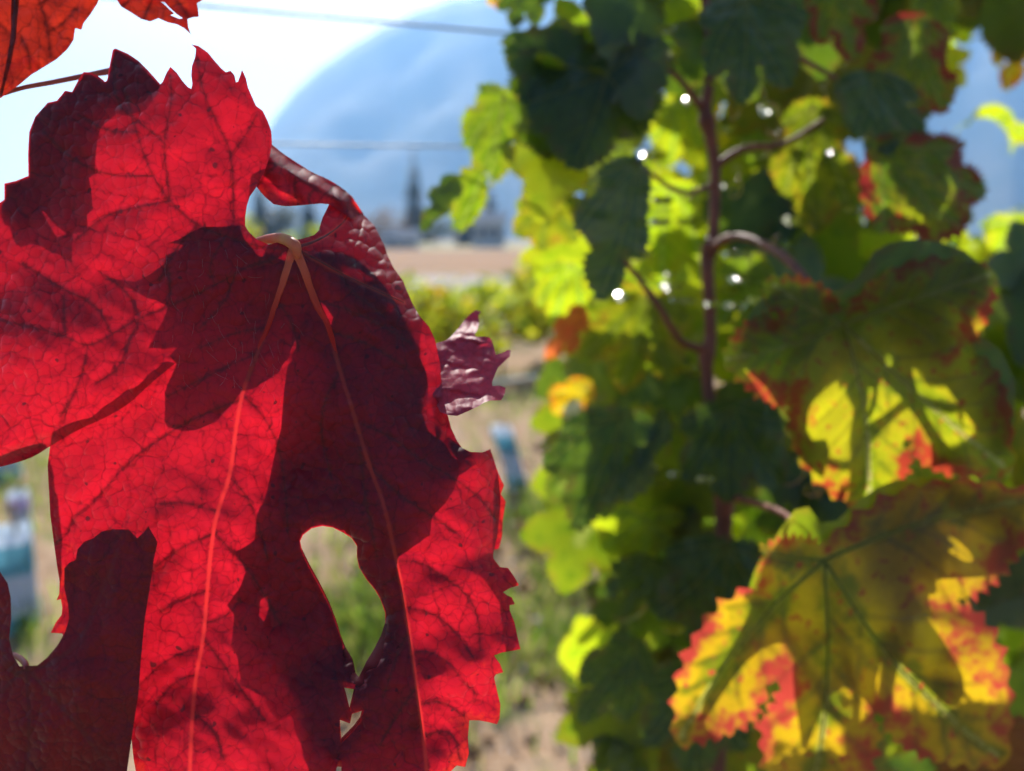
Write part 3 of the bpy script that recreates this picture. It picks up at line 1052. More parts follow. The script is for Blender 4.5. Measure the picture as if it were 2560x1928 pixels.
B_right = [(1106, 982), (1114, 1015), (1121, 1045), (1128, 1071), (1142, 1101), (1155, 1120), (1176, 1130), (1206, 1131), (1226, 1123), (1236, 1152), (1245, 1186), (1250, 1234), (1249, 1288), (1243, 1342),
           (1233, 1383), (1233, 1396), (1250, 1418), (1270, 1420), (1287, 1444), (1297, 1463), (1274, 1471), (1257, 1481), (1267, 1488), (1280, 1494), (1287, 1511), (1274, 1513), (1274, 1525),
           (1287, 1559), (1294, 1593), (1301, 1623), (1277, 1628), (1253, 1632), (1235, 1639), (1250, 1660), (1258, 1681), (1240, 1686), (1235, 1694), (1243, 1728), (1251, 1762), (1249, 1796),
           (1242, 1811), (1223, 1806), (1196, 1801), (1173, 1801), (1170, 1843), (1172, 1884), (1163, 1918), (1142, 1914), (1125, 1930), (1110, 1990), (1075, 2060), (1040, 2000), (980, 1985), (900, 1960),
           (853, 1935), (854, 1903), (846, 1902), (838, 1935), (800, 1960), (740, 1990), (640, 2010), (560, 2060), (475, 2120), (420, 2060), (345, 1960), (334, 1897), (329, 1850), (260, 1800), (200, 1720),
           (170, 1640), (156, 1584), (127, 1582), (140, 1556), (154, 1537), (156, 1519), (152, 1498), (141, 1501), (148, 1486), (149, 1454), (142, 1411), (135, 1360), (126, 1290), (122, 1220), (119, 1164),
           (125, 1118), (140, 1045), (235, 1000), (315, 925), (380, 862), (418, 872)]
hole1 = [(750, 1353), (758, 1337), (779, 1321), (806, 1315), (832, 1319), (858, 1332), (879, 1345), (893, 1366), (892, 1393), (898, 1419), (916, 1448), (937, 1474), (951, 1498), (963, 1532), (963, 1561),
         (951, 1598), (937, 1625), (916, 1661), (897, 1699), (889, 1690), (882, 1656), (864, 1625), (853, 1598), (842, 1561), (824, 1514), (800, 1466), (774, 1419), (756, 1382)]
hole2 = [(858, 1719), (889, 1724), (880, 1755), (874, 1780), (866, 1748)]
hole3 = [(850, 1800), (875, 1809), (880, 1785), (908, 1776), (900, 1804), (885, 1825), (853, 1857)]

V1 = smooth_line([JX, (712, 690), (693, 739), (668, 819), (622, 937), (605, 985), (590, 1067), (576, 1189), (551, 1257), (532, 1327), (518, 1477), (509, 1598), (490, 1687), (481, 1780), (475, 1900), (472, 2060)])
V2_ = smooth_line([JX, (755, 670), (790, 755), (825, 830), (850, 930), (880, 1020), (897, 1080), (925, 1170), (960, 1260), (980, 1350), (995, 1420), (1008, 1490), (1022, 1577), (1032, 1646), (1048, 1762),
                   (1059, 1841), (1072, 1990)])
V3 = smooth_line([JX, (690, 645), (630, 664), (588, 685), (538, 714), (416, 769), (349, 794), (281, 836), (218, 870), (164, 840), (55, 811), (-60, 790)])
V4 = smooth_line([JX, (790, 650), (850, 684), (930, 722), (1010, 757)])
V5 = smooth_line([JX, (672, 622), (610, 606), (560, 590), (492, 565), (423, 503), (380, 440), (340, 330), (310, 220)])
V6 = smooth_line([JX, (785, 606), (840, 575), (872, 540), (880, 500)])
prims = [V1, V2_, V4, V6]
secs = [V3, V5] + [smooth_line(s, 1) for s in [
    [(218, 870), (210, 920), (181, 996), (151, 1042)], [(528, 1337), (470, 1360), (416, 1395), (360, 1440)], [(502, 1619), (420, 1645), (355, 1706), (310, 1760)], [(542, 1281), (467, 1255), (400, 1260)],
    [(600, 1000), (520, 1030), (429, 1076), (319, 1155), (238, 1253), (187, 1290), (168, 1337), (140, 1357)], [(579, 1197), (612, 1234), (638, 1285), (670, 1400)], [(511, 1598), (560, 1664), (600, 1720), (660, 1800)],
    [(993, 1403), (1048, 1403), (1106, 1440), (1159, 1477), (1196, 1535), (1201, 1625)], [(1027, 1630), (1074, 1627), (1122, 1656), (1159, 1704), (1190, 1735)], [(1059, 1841), (1106, 1825), (1138, 1841), (1150, 1900)],
    [(906, 1061), (980, 1092), (1048, 1150), (1132, 1192), (1206, 1250), (1238, 1298)], [(900, 1119), (911, 1234), (927, 1314), (943, 1393)], [(605, 985), (660, 1040), (700, 1120), (715, 1240), (720, 1330)],
    [(640, 885), (560, 920), (480, 960), (420, 990)], [(668, 819), (590, 830), (500, 870)], [(690, 750), (730, 800), (750, 900), (790, 1000)], [(825, 830), (900, 850), (990, 900), (1060, 960)],
    [(850, 930), (810, 1000), (800, 1080), (830, 1200)], [(790, 755), (860, 770), (950, 810), (1030, 860)], [(423, 503), (419, 453), (407, 353), (430, 260), (426, 190)], [(584, 545), (580, 384), (549, 319), (510, 240), (492, 150)],
    [(580, 384), (620, 330), (640, 290)], [(423, 503), (330, 520), (260, 540), (190, 600)], [(492, 565), (440, 620), (400, 700)], [(407, 353), (340, 300), (290, 260), (285, 150)], [(380, 440), (270, 440), (180, 400), (110, 330)],
    [(340, 330), (270, 330), (200, 290)], [(349, 794), (320, 730), (250, 680)], [(281, 836), (240, 760), (150, 720), (60, 660)], [(416, 769), (430, 720), (410, 650)], [(349, 794), (320, 860), (300, 920), (240, 960)],
    [(164, 840), (160, 780), (160, 740)], [(538, 714), (520, 660), (560, 600)], [(588, 685), (560, 760), (500, 820)], [(532, 1327), (590, 1390), (640, 1450), (700, 1560)], [(518, 1477), (450, 1500), (400, 1530)],
    [(509, 1560), (570, 1540), (600, 1500)], [(490, 1687), (440, 1700), (390, 1760)], [(481, 1780), (540, 1830), (560, 1900)], [(1000, 1440), (960, 1460)], [(1022, 1577), (990, 1640), (960, 1740)], [(1040, 1720), (990, 1790), (950, 1860)],
    [(1012, 1520), (1080, 1530), (1140, 1580), (1180, 1640)], [(1048, 1762), (1100, 1750), (1160, 1790)], [(925, 1170), (1000, 1240), (1080, 1290), (1150, 1340)], [(850, 684), (880, 730), (960, 790)]]]

rs = lambda L: [tuple(p) for p in resample(L, 6, False)]
edgeA = rs(A_front) + rs(seam)[1:] + rs(smooth_line([seam[-1]] + A_low, 1))[1:] + rs([A_low[-1], A_front[0]])[1:-1]
edgeB = rs(list(reversed(seam))) + rs([seam[0]] + B_right)[1:] + rs([B_right[-1], seam[-1]])[1:-1]
crest = np.array([(860, 478), (880, 490), (893, 511), (912, 540), (936, 564), (948, 588), (960, 612), (970, 641), (984, 670), (1008, 703), (1015, 722), (1032, 761)], float)


def zA(p):
    z = zred(p)
    z = z - .0045 * ss(470, 330, p[:, 0]) * ss(680, 860, p[:, 1])                 # the side lobe laps over the lower one
    z = z + .010 * ss(48, 0, dist_poly(p, np.array([(-80, 1180), (0, 1168), (126, 1115)], float))) * ss(150, 100, p[:, 0])   # its rolled lower margin
    c = dist_poly(p, crest)
    z = z + .010 * np.clip(1 - c / 55, 0, 1) ** 2                                 # rolls away along the fold
    return z


def zB(p):
    z = zred(p)
    rt = np.array([(1226, 1123), (1245, 1186), (1250, 1234), (1249, 1288), (1243, 1342), (1233, 1383)], float)
    z = z + .009 * np.clip(1 - dist_poly(p, rt) / 60, 0, 1) ** 2
    h = dist_poly(p, np.array(hole1, float), True)
    z = z + .003 * np.clip(1 - h / 40, 0, 1) ** 2 * np.where(p[:, 0] > 860, 1, .3)
    # puckers running across the right lobe
    z = z + .0016 * np.sin((p[:, 0] * .35 + p[:, 1]) / 34.0) * ss(1000, 1060, p[:, 0]) * ss(1350, 1450, p[:, 1])
    return z


SA = [s for s in secs if inside(s, np.array(edgeA)).mean() > .5]
SB = [s for s in secs if inside(s, np.array(edgeB)).mean() > .5]
a2, af, az, aa = blade_from(edgeA, [], 7.5, zA, SA, prims, 620, 4.2, 6.0)
b2, bf, bz, ba = blade_from(edgeB, [resample(h, 6) for h in (hole1, hole2, hole3)], 7.5, zB, SB, prims, 620, 4.2, 5.5)
V2D = np.vstack([a2, b2]); ZZ = np.concatenate([az, bz]); FC = np.vstack([af, bf + len(a2)])
AT = {k: np.concatenate([aa[k], ba[k]]) for k in aa}
AT['edge'] = np.where(V2D[:, 1] > 1350, AT['edge'], AT['edge'] * .5)
for k in AT:      # the seam is no margin
    pass
sd_ = dist_poly(V2D, np.array(seam, float))
AT['edge'] = AT['edge'] * ss(0, 200, sd_)
# weld the seam
key = {}
remap = np.arange(len(V2D))
on = np.where(sd_ < .01)[0]
for i in on:
    kx = (round(V2D[i, 0], 2), round(V2D[i, 1], 2))
    if kx in key:
        remap[i] = key[kx]
        ZZ[key[kx]] = (ZZ[key[kx]] + ZZ[i]) / 2
    else:
        key[kx] = i
FC = remap[FC]
used = np.unique(FC)
inv = np.full(len(V2D), -1); inv[used] = np.arange(len(used))
FC = inv[FC]; V2D = V2D[used]; ZZ = ZZ[used]; AT = {k: a[used] for k, a in AT.items()}
obj('blade', mesh('blade', unproj(V2D[:, 0], V2D[:, 1], ZZ), FC, True, AT, V2D / 1000), red, M['red'])


def zblade(p):
    p = np.asarray(p, float)
    return np.where(inside(p, np.array(edgeA)), zA(p), zB(p))


# raised main veins
for L, r0, r1, m in ((V1, 13, 1.0, 'vein_red'), (V2_, 15, 1.5, 'vein_red'), (V4, 7, 2.0, 'vein_dark'), (V6, 8, 2.5, 'vein_dark')):
    L = resample(L, 9, False)
    if m == 'vein_red':      # the rib sinks into the blade farther out
        end = .25 if r0 == 13 else .38
        L = L[:int(len(L) * end)]
    u = np.linspace(0, 1 if m != 'vein_red' else end, len(L))
    r = (r1 + (r0 - r1) * (1 - u) ** 3.2) * ZL / F
    z = zblade(L) + .0001 + .0006 * ss(.14, .30, u) * (m == 'vein_red')
    v, f = tube(unproj(L[:, 0], L[:, 1], z), r, 8, .30, FWD)
    obj('vein', mesh('vein', v, f, True, {'along': np.repeat(u, 8)}), red, M[m])


def sheet(name, poly, zf, mat, step=7, holes=(), sec=(), parent=red, size=400, relief=.0004, shift=None, secw=4):
    P = resample(poly, step * .8)
    v2, fc, z, at = blade_from(P, [resample(h, step * .8) for h in holes], step, zf, list(sec), [], size, secw, 6, relief=relief)
    W = unproj(v2[:, 0], v2[:, 1], z)
    if shift is not None:
        W = W + shift(v2)[:, None] * SUN
    return obj(name, mesh(name, W, fc, True, at, v2 / 1000 + .37), parent, M[mat])


# basal lobe folded back over the top: red face below, sunlit crest on top
f1top = [(640, 330), (684, 365), (710, 386), (744, 408), (782, 432), (816, 446), (850, 466), (874, 485), (893, 511), (905, 532)]
f1 = smooth_line(f1top, 1).tolist() + [(880, 548), (850, 530), (823, 511), (802, 509), (778, 511), (749, 514), (715, 516), (684, 511), (662, 492), (643, 470), (625, 440)]


def zf1(p):
    d = dist_poly(p, np.array(f1top, float))
    z = ZL + .017 + .002 * wnoise(p, 120, 5, 2) + .00003 * (p[:, 0] - 760)
    return z + .011 * ss(34, 0, d) - .004 * ss(30, 120, d)


sheet('folded_lobe', f1, zf1, 'red_soft', 5, sec=[smooth_line(s, 1) for s in ([(600, 430), (690, 400), (740, 440), (800, 480), (850, 500)], [(700, 405), (660, 440), (640, 470)], [(740, 440), (735, 480), (745, 512)],
                                                                        [(790, 470), (770, 490), (775, 510)], [(830, 470), (820, 490)])])
# dry wrinkled tip of the right lobe, curled up behind
f2 = [(1085, 860), (1114, 851), (1127, 842), (1147, 819), (1165, 795), (1181, 781), (1190, 775), (1203, 779), (1196, 788), (1198, 808), (1194, 826), (1186, 838), (1192, 842), (1212, 841), (1224, 844), (1231, 855),
      (1237, 876), (1240, 887), (1255, 882), (1269, 875), (1277, 876), (1275, 891), (1258, 907), (1244, 920), (1237, 938), (1230, 956), (1231, 965), (1251, 964), (1264, 970), (1262, 984), (1253, 1001), (1226, 1002),
      (1212, 1006), (1194, 1017), (1168, 1029), (1143, 1040), (1122, 1038), (1100, 1030), (1075, 980), (1070, 900)]


def zf2(p):
    x, y = p[:, 0], p[:, 1]
    z = ZL + .020 + (940 - y) * .000125
    ph = (y + (x - 1100) * .22) / 13.0 + wnoise(p, 90, 9, 2) * 1.3
    z = z + (.0007 * np.sin(ph) + .0003 * np.sin(ph * 2.3 + 1)) * ss(1290, 1180, x)
    z = z + .0010 * wnoise(p * np.array([.4, 1.0]), 70, 10, 2)
    return z + .006 * ss(1215, 1280, x) + .006 * ss(840, 780, y)


sheet('curled_lobe', f2, zf2, 'curl', 3.5, relief=0)
f4 = [(1225, 1150), (1241, 1170), (1253, 1200), (1260, 1213), (1252, 1235), (1264, 1254), (1257, 1300), (1255, 1342), (1247, 1372), (1225, 1376), (1215, 1300), (1218, 1200)]
sheet('folded_margin', f4, lambda p: ZL + .026 + 0 * p[:, 0], 'red_soft', 6)

# unseen sheet added behind the blade, cut to the outline of its shade
sh = [(650, 640), (612, 600), (600, 560), (580, 558), (545, 564), (504, 568), (475, 582), (445, 599), (420, 603), (458, 613), (445, 628), (414, 636), (414, 657), (387, 674), (353, 691), (303, 697), (256, 697), (294, 710), (332, 720),
      (361, 735), (391, 744), (420, 769), (410, 792), (391, 821), (372, 863), (403, 861), (445, 855), (424, 880), (441, 910), (420, 954), (412, 983), (414, 1017), (412, 1046), (420, 1067), (454, 1076),
      (492, 1071), (538, 1050), (584, 1008), (601, 979), (614, 977), (653, 953), (696, 919), (725, 880), (739, 847), (742, 866), (718, 910), (710, 972), (703, 1068), (687, 1134), (669, 1213), (642, 1287), (637, 1345),
      (600, 1372), (584, 1381), (607, 1411), (614, 1430), (598, 1468), (567, 1510), (586, 1538), (579, 1598), (593, 1622), (602, 1687), (598, 1710), (654, 1724), (695, 1740), (726, 1772), (742, 1804),
      (753, 1851), (769, 1904), (780, 1960), (1070, 1960), (1074, 1914), (1059, 1841), (1048, 1762), (1032, 1646), (1022, 1577), (1008, 1487), (992, 1414), (995, 1393), (1032, 1361), (1074, 1329), (1080, 1292),
      (1138, 1213), (1148, 1182), (1190, 1150), (1150, 1125), (1110, 1092), (1070, 1065), (1052, 1015), (1066, 985), (1070, 960), (1065, 930), (1050, 890), (1030, 850), (1010, 810), (995, 775), (970, 735), (930, 690),
      (880, 650), (840, 640), (790, 640), (735, 655), (690, 645)]
spots = [[(845, 674), (869, 684), (898, 684), (917, 698), (936, 710), (907, 718), (888, 708), (859, 700)], [(797, 751), (815, 765), (833, 790), (828, 811), (812, 800)],
         [(960, 770), (985, 775), (975, 792)], [(650, 1500), (668, 1490), (672, 1520), (660, 1545), (648, 1530)]]
sil = np.array([(622, 580), (642, 599), (700, 604), (752, 598), (797, 590), (860, 600), (948, 640), (984, 690), (1015, 740), (1049, 800), (1087, 860), (1102, 938), (1121, 1045), (1155, 1120), (1226, 1123)], float)


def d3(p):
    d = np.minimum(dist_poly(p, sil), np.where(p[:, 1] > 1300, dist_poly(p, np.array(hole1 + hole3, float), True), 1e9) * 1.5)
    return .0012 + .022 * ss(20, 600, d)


sheet('shade_lobe', sh, zblade, 'redhid', 11, [np.array(s, float) for s in spots + [(np.array(h) - np.mean(h, 0)) * 1.02 + np.mean(h, 0) for h in (hole1, hole2, hole3)]], shift=d3)

# stalk and its pale swollen joint
stalk('petiole', red, [(640, 604, ZL + .010, 9), (672, 598, ZL + .006, 12), (706, 597, ZL + .002, 14), (735, 612, ZL - .001, 15), (742, 630, ZL - .001, 12), (746, 645, ZL, 6)], 'petiole', 10)


def hairs(parent, n, box, zf, seed, lo=14, hi=45):
    rng = np.random.default_rng(seed)
    V, Fc = [], []
    for _ in range(n):
        c = np.array([rng.uniform(box[0], box[2]), rng.uniform(box[1], box[3])])
        if not (inside(c[None], np.array(edgeA))[0] or inside(c[None], np.array(edgeB))[0]): continue
        a = rng.normal(1.45, .4)
        L = rng.uniform(lo, hi)
        b = rng.normal(0, .3)
        P = np.array([c + np.array([math.cos(a + b * u), math.sin(a + b * u)]) * L * u for u in np.linspace(0, 1, 5)])
        z = zf(P) - np.array([.0002, .0009, .0012, .0013, .0011])
        v, f = tube(unproj(P[:, 0], P[:, 1], z), .28 * ZL / F, 3)
        i = len(V)
        V += list(v); Fc += [tuple(q + i for q in t) for t in f]
    tag(obj('hair', mesh('hair', V, Fc), parent, M['hair']), kind='stuff')


hairs(red, 60, (380, 560, 760, 1000), zblade, 3)

# ------------------------------------------------------------------ dark leaf in the lower left corner
dk = tag(empty('grape_leaf'), 'shaded dark maroon grape leaf in the lower left corner, nearest the camera', 'leaf')
dl = [(-160, 1470), (-60, 1420), (0, 1430), (19, 1458), (27, 1495), (28, 1547), (23, 1598), (33, 1640), (49, 1666), (93, 1664), (117, 1645), (145, 1612), (163, 1580), (173, 1547), (170, 1510), (161, 1472), (161, 1421),
      (173, 1407), (189, 1400), (194, 1374), (210, 1355), (233, 1346), (252, 1330), (280, 1323), (322, 1324), (343, 1346), (360, 1330), (371, 1316), (381, 1334), (394, 1355), (385, 1397), (374, 1472), (362, 1547),
      (353, 1640), (346, 1734), (334, 1813), (322, 1897), (310, 1980), (285, 2080), (240, 2140), (160, 2180), (60, 2220), (-60, 2170), (-170, 2050), (-210, 1850), (-200, 1650)]
zdk = tps([(62, 1665, .1865), (280, 1330, .192), (390, 1350, .1935), (350, 1700, .190), (0, 1440, .191), (-160, 1470, .193), (60, 1900, .186), (200, 1700, .185), (300, 2000, .192), (-100, 1900, .189), (60, 2200, .19), (180, 1520, .190)])
JD = (66, 1668)
dprim = [smooth_line(s) for s in ([JD, (75, 1800), (70, 1950), (60, 2190)], [JD, (125, 1668), (205, 1600), (255, 1480), (295, 1375)], [JD, (150, 1760), (250, 1880), (300, 1980)], [JD, (38, 1690), (8, 1640), (-2, 1560), (-10, 1480)], [JD, (-30, 1760), (-150, 1880)])]
dsec = [smooth_line(s, 1) for s in ([(180, 1520), (190, 1440), (175, 1410)], [(230, 1460), (250, 1400), (300, 1340)], [(120, 1720), (200, 1720), (300, 1780)], [(70, 1900), (140, 1980), (180, 2100)], [(110, 1700), (220, 1640), (330, 1660)])]
P = resample(dl, 7)
zd = lambda p: zdk(p) + wnoise(p, 160, 31, 2) * .0006
v2, fc, z, at = blade_from(P, [], 8.5, zd, dsec, dprim, 500, 4, 7)
obj('blade', mesh('blade', unproj(v2[:, 0], v2[:, 1], z), fc, True, at, v2 / 1000), dk, M['maroon'])
for L in dprim:
    L = resample(L, 12, False)
    v, f = tube(unproj(L[:, 0], L[:, 1], zd(L) + .0002), np.linspace(1.8, .5, len(L)) * .186 / F, 7, .7, FWD)
    obj('vein', mesh('vein', v, f), dk, M['vein_maroon'])
stalk('petiole', dk, [(66, 1668, .1862, 7), (60, 1655, .19, 7), (40, 1640, .205, 7), (0, 1630, .22, 7), (-150, 1560, .25, 7)], 'petiole_red')

# ------------------------------------------------------------------ shoot at the top left: orange leaves, stalk, and unseen leaves added for shade
shoot = tag(empty('grape_shoot'), 'shoot with orange-red backlit leaves entering at the top left corner', 'grape shoot')
ol = [(-30, 262), (4, 244), (23, 230), (50, 211), (77, 188), (108, 169), (142, 148), (169, 123), (184, 100), (188, 71), (204, 75), (209, 58), (227, 35), (244, 8), (262, -40), (250, -110), (190, -160), (120, -200), (40, -210), (-60, -190),
      (-140, -120), (-190, -20), (-180, 90), (-120, 190)]
ovein = [smooth_line(s) for s in ([(40, -190), (42, -80), (38, 60), (26, 150), (2, 240)], [(60, -150), (90, -20), (118, 60), (126, 140)], [(20, -150), (-30, 0), (-60, 120)], [(52, 95), (72, 130), (75, 170)], [(100, 10), (150, -20), (190, -40)],
                                  [(120, 80), (160, 60), (190, 20)], [(30, 90), (0, 60), (-60, 40)])]
zo = lambda p: .226 + (p[:, 1] - 100) * -.00002 + (p[:, 0]) * .00001 + wnoise(p, 150, 41, 2) * .0006
o1 = sheet('leaf', ol, zo, 'orange', 6, (), ovein[1:], shoot, 400, .0006, secw=5)
L = resample(ovein[0], 12, False)
v, f = tube(unproj(L[:, 0], L[:, 1], zo(L)), np.linspace(15, 3, len(L)) * .226 / F, 8, .6, FWD)
obj('vein', mesh('vein', v, f), o1, M['vein_dark'])
ol2 = [(286, -20), (292, 0), (303, 17), (327, 31), (353, 48), (376, 54), (396, 46), (419, 56), (442, 61), (461, 71), (478, 87), (471, 69), (469, 48), (480, 44), (497, 42), (496, 29), (492, 8), (507, 0), (530, -40), (560, -120), (500, -180),
       (400, -190), (320, -140), (280, -80)]
ov2 = [smooth_line(s) for s in ([(420, -180), (400, -80), (380, 0), (360, 46)], [(400, -80), (440, 0), (470, 40)], [(390, -50), (340, -20), (310, 15)])]
o2 = sheet('leaf', ol2, lambda p: .232 - (p[:, 1]) * .00003 + wnoise(p, 90, 43, 2) * .0008, 'orange', 6, [np.array([(401, 4), (412, 6), (423, 19), (442, 36), (457, 46), (448, 47), (426, 38), (436, 34), (418, 18)], float)], ov2, shoot, 300, .0006)
stalk('petiole', shoot, [(4, 236, .226, 5), (60, 219, .228, 5.5), (130, 206, .231, 6), (200, 192, .234, 6.5), (268, 179, .236, 8), (282, 176, .237, 8)], 'petiole_red')
s1 = [(401, 215), (396, 230), (380, 246), (365, 265), (330, 286), (307, 286), (292, 282), (269, 300), (250, 323), (244, 357), (238, 396), (238, 434), (223, 442), (230, 473), (234, 519), (219, 530), (217, 580), (184, 582), (181, 638), (183, 649),
      (151, 630), (126, 622), (105, 609), (80, 601), (55, 611), (42, 605), (34, 584), (27, 555), (15, 553), (4, 525), (4, 511), (15, 500), (15, 463), (40, 457), (75, 443), (74, 384), (77, 331), (91, 295), (121, 261), (144, 256), (165, 232), (183, 234), (192, 217), (200, 203), (211, 185), (229, 187), (251, 201), (264, 210), (272, 201), (277, 170), (286, 129), (290, 126), (317, 139), (343, 157), (366, 180), (396, 212)]
s1h = [(107, 519), (118, 525), (139, 550), (168, 580), (143, 588), (130, 563)]
sheet('leaf', s1, zblade, 'redhid', 12, [np.array(s1h, float)], [smooth_line([(230, 40), (180, 250), (150, 450), (110, 600)])], shoot, 500, .0004, shift=lambda p: .0006 + .030 * ss(10, 420, dist_poly(p, np.array(A_front[:60], float))))  # unseen leaf added behind the blade, outline cut from the shade it casts
# unseen leaf added to keep the dark one in shade
s4 = [(-120, 1400), (-40, 1370), (10, 1400), (40, 1470), (48, 1560), (50, 1700), (48, 1850), (46, 1960), (20, 2050), (-60, 2000), (-160, 1860), (-190, 1600)]
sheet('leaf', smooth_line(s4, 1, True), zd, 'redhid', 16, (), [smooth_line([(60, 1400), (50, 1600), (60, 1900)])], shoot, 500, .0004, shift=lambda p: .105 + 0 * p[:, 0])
cane_pts = np.array([unproj(-260, 900, .36), unproj(-120, 200, .36), unproj(60, -250, .35), unproj(180, -520, .34)])
v, f = tube(spline3(cane_pts, 8), .004, 9)
obj('cane', mesh('cane', v, f), shoot, M['cane'])

# ------------------------------------------------------------------ the big vine on the right
K = 2560 / 2212.0
vine = tag(empty('grapevine'), 'big nearby vine with green, yellow and red-edged leaves filling the right half', 'vine')
rv = np.random.default_rng(77)
D = lambda P: [(x * K, y * K) for x, y in P]
HERO = [
    # J, tips, depth, material, slope(x, y)
    ((1310, 160), [(1090, 80), (1100, 235), (1240, 365), (1390, 285), (1440, 90)], .50, 'dark', (.1, -.3), {'sinus': .8, 'wide': .45}),
    ((1610, 0), [(1510, 40), (1530, 160), (1600, 225), (1700, 190), (1740, 40)], .46, 'dark', (0, -.5), {}),
    ((1800, -40), [(1740, 20), (1765, 95), (1845, 135), (1893, 40), (1890, -50)], .50, 'rimmed', (.1, -.2), {}),
    ((1380, -70), [(1290, -30), (1305, 60), (1370, 88), (1440, 50), (1470, -30)], .56, 'bright', (0, .2), {}),
    ((1130, -40), [(1060, -10), (1075, 20), (1110, 62), (1160, 55), (1200, -10)], .53, 'dark', (0, -.3), {}),
    ((1085, -40), [(1050, -20), (1055, 12), (1075, 22), (1110, 10), (1120, -20)], .56, 'yellow', (0, 0), {}),
    ((1090, 205), [(1030, 190), (1008, 320), (990, 500), (1055, 400), (1135, 290)], .47, 'mid', (-.4, .2), {'sinus': .75}),
    ((985, 384), [(950, 388), (925, 430), (912, 500), (945, 470), (992, 430)], .475, 'dark', (0, -.4), {'sinus': .85}),
    ((1190, 425), [(1115, 440), (1110, 505), (1170, 540), (1245, 520), (1260, 440)], .52, 'olive', (0, .1), {'sinus': .85}),
    ((1375, 350), [(1290, 380), (1245, 500), (1298, 648), (1375, 560), (1395, 430)], .455, 'dark', (.3, -.95), {'sinus': .85}),
    ((1235, 570), [(1170, 585), (1160, 660), (1192, 705), (1255, 675), (1270, 600)], .57, 'bright', (0, .2), {}),
    ((1450, 400), [(1350, 430), (1340, 560), (1430, 610), (1515, 570), (1525, 430)], .60, 'bright', (0, .3), {}),
    ((1465, 215), [(1415, 230), (1410, 310), (1450, 350), (1510, 320), (1520, 240)], .60, 'bright', (0, .2), {}),
    ((1258, 665), [(1228, 670), (1195, 715), (1180, 778), (1230, 765), (1262, 715)], .55, 'coral', (0, 0), {'sinus': .8}),
    ((1400, 640), [(1270, 655), (1255, 770), (1340, 845), (1450, 825), (1490, 690)], .53, 'olive', (0, .1), {}),
    ((1275, 830), [(1225, 822), (1186, 850), (1195, 893), (1240, 893), (1275, 872)], .58, 'yellow', (0, .1), {'sinus': .85}),
    ((1345, 895), [(1215, 930), (1175, 1010), (1245, 1145), (1330, 1070), (1420, 930)], .49, 'dark', (.2, -.4), {}),
    ((1428, 890), [(1418, 900), (1375, 1000), (1305, 1090), (1350, 1080), (1440, 960)], .47, 'dark', (.2, -1.1), {'sinus': .9, 'teeth': 3}),
    ((1395, 1120), [(1268, 1105), (1300, 1185), (1378, 1238), (1445, 1170), (1480, 1110)], .54, 'bright', (0, .3), {}),
    ((1580, 880), [(1470, 920), (1480, 1040), (1570, 1085), (1690, 1050), (1710, 910)], .50, 'dark', (0, -.4), {}),
    ((1620, 555), [(1555, 590), (1560, 700), (1610, 745), (1665, 700), (1670, 590)], .54, 'mid', (0, .2), {}),
    ((1450, 1020), [(1385, 1045), (1390, 1130), (1450, 1190), (1510, 1150), (1530, 1060)], .56, 'olive', (0, .1), {}),
    ((1375, 1390), [(1320, 1370), (1250, 1470), (1252, 1560), (1345, 1560), (1410, 1480)], .50, 'dark', (.2, -.5), {}),
    ((1410, 1210), [(1320, 1225), (1290, 1290), (1340, 1330), (1420, 1320), (1460, 1240)], .52, 'dark', (.2, -.5), {}),
    ((1480, 1265), [(1390, 1295), (1362, 1370), (1420, 1455), (1495, 1430), (1540, 1330)], .55, 'mid', (0, .3), {}),
    ((1570, 1180), [(1440, 1200), (1420, 1330), (1520, 1420), (1650, 1360), (1680, 1220)], .50, 'dark', (0, -.4), {}),
    ((1500, 1440), [(1390, 1480), (1395, 1610), (1500, 1690), (1610, 1620), (1600, 1480)], .50, 'dark', (0, -.4), {}),
    ((1330, 1600), [(1280, 1600), (1290, 1670), (1340, 1720), (1400, 1680), (1400, 1610)], .55, 'dark', (0, -.9), {}),
    ((1755, 225), [(1690, 270), (1695, 420), (1760, 505), (1835, 440), (1835, 280)], .50, 'olive', (0, .0), {'sinus': .88}),
    ((1965, 40), [(1900, 70), (1893, 215), (1965, 265), (2038, 245), (2050, 90)], .50, 'rimmed', (.1, .1), {'sinus': .85}),
    ((1885, 165), [(1800, 190), (1850, 295), (1920, 335), (1998, 295), (1985, 215)], .485, 'dark', (0, -.6), {}),
    ((2010, -50), [(1960, -20), (1985, 50), (2035, 125), (2060, 50), (2065, -30)], .55, 'mid', (0, .1), {}),
    ((1895, 318), [(1960, 296), (2085, 318), (2128, 420), (2080, 500), (1905, 505)], .46, 'rimmed', (.1, -.1), {'sinus': .9}),
    ((1822, 700), [(1655, 605), (1562, 778), (1880, 1115), (2180, 1018), (2150, 590)], .374, 'lime', (.05, .05), {'sinus': .62, 'teeth': 7, 'wide': .40, 'amp': .04}),
    ((1780, 1210), [(1640, 1190), (1462, 1605), (1740, 1800), (2170, 1650), (2245, 1075)], .355, 'fire', (.02, .05), {'sinus': .55, 'teeth': 8, 'wide': .34, 'amp': .04}),
    ((2110, 1600), [(2000, 1620), (2040, 1730), (2160, 1780), (2250, 1690), (2240, 1560)], .42, 'brown', (0, 0), {}),
]
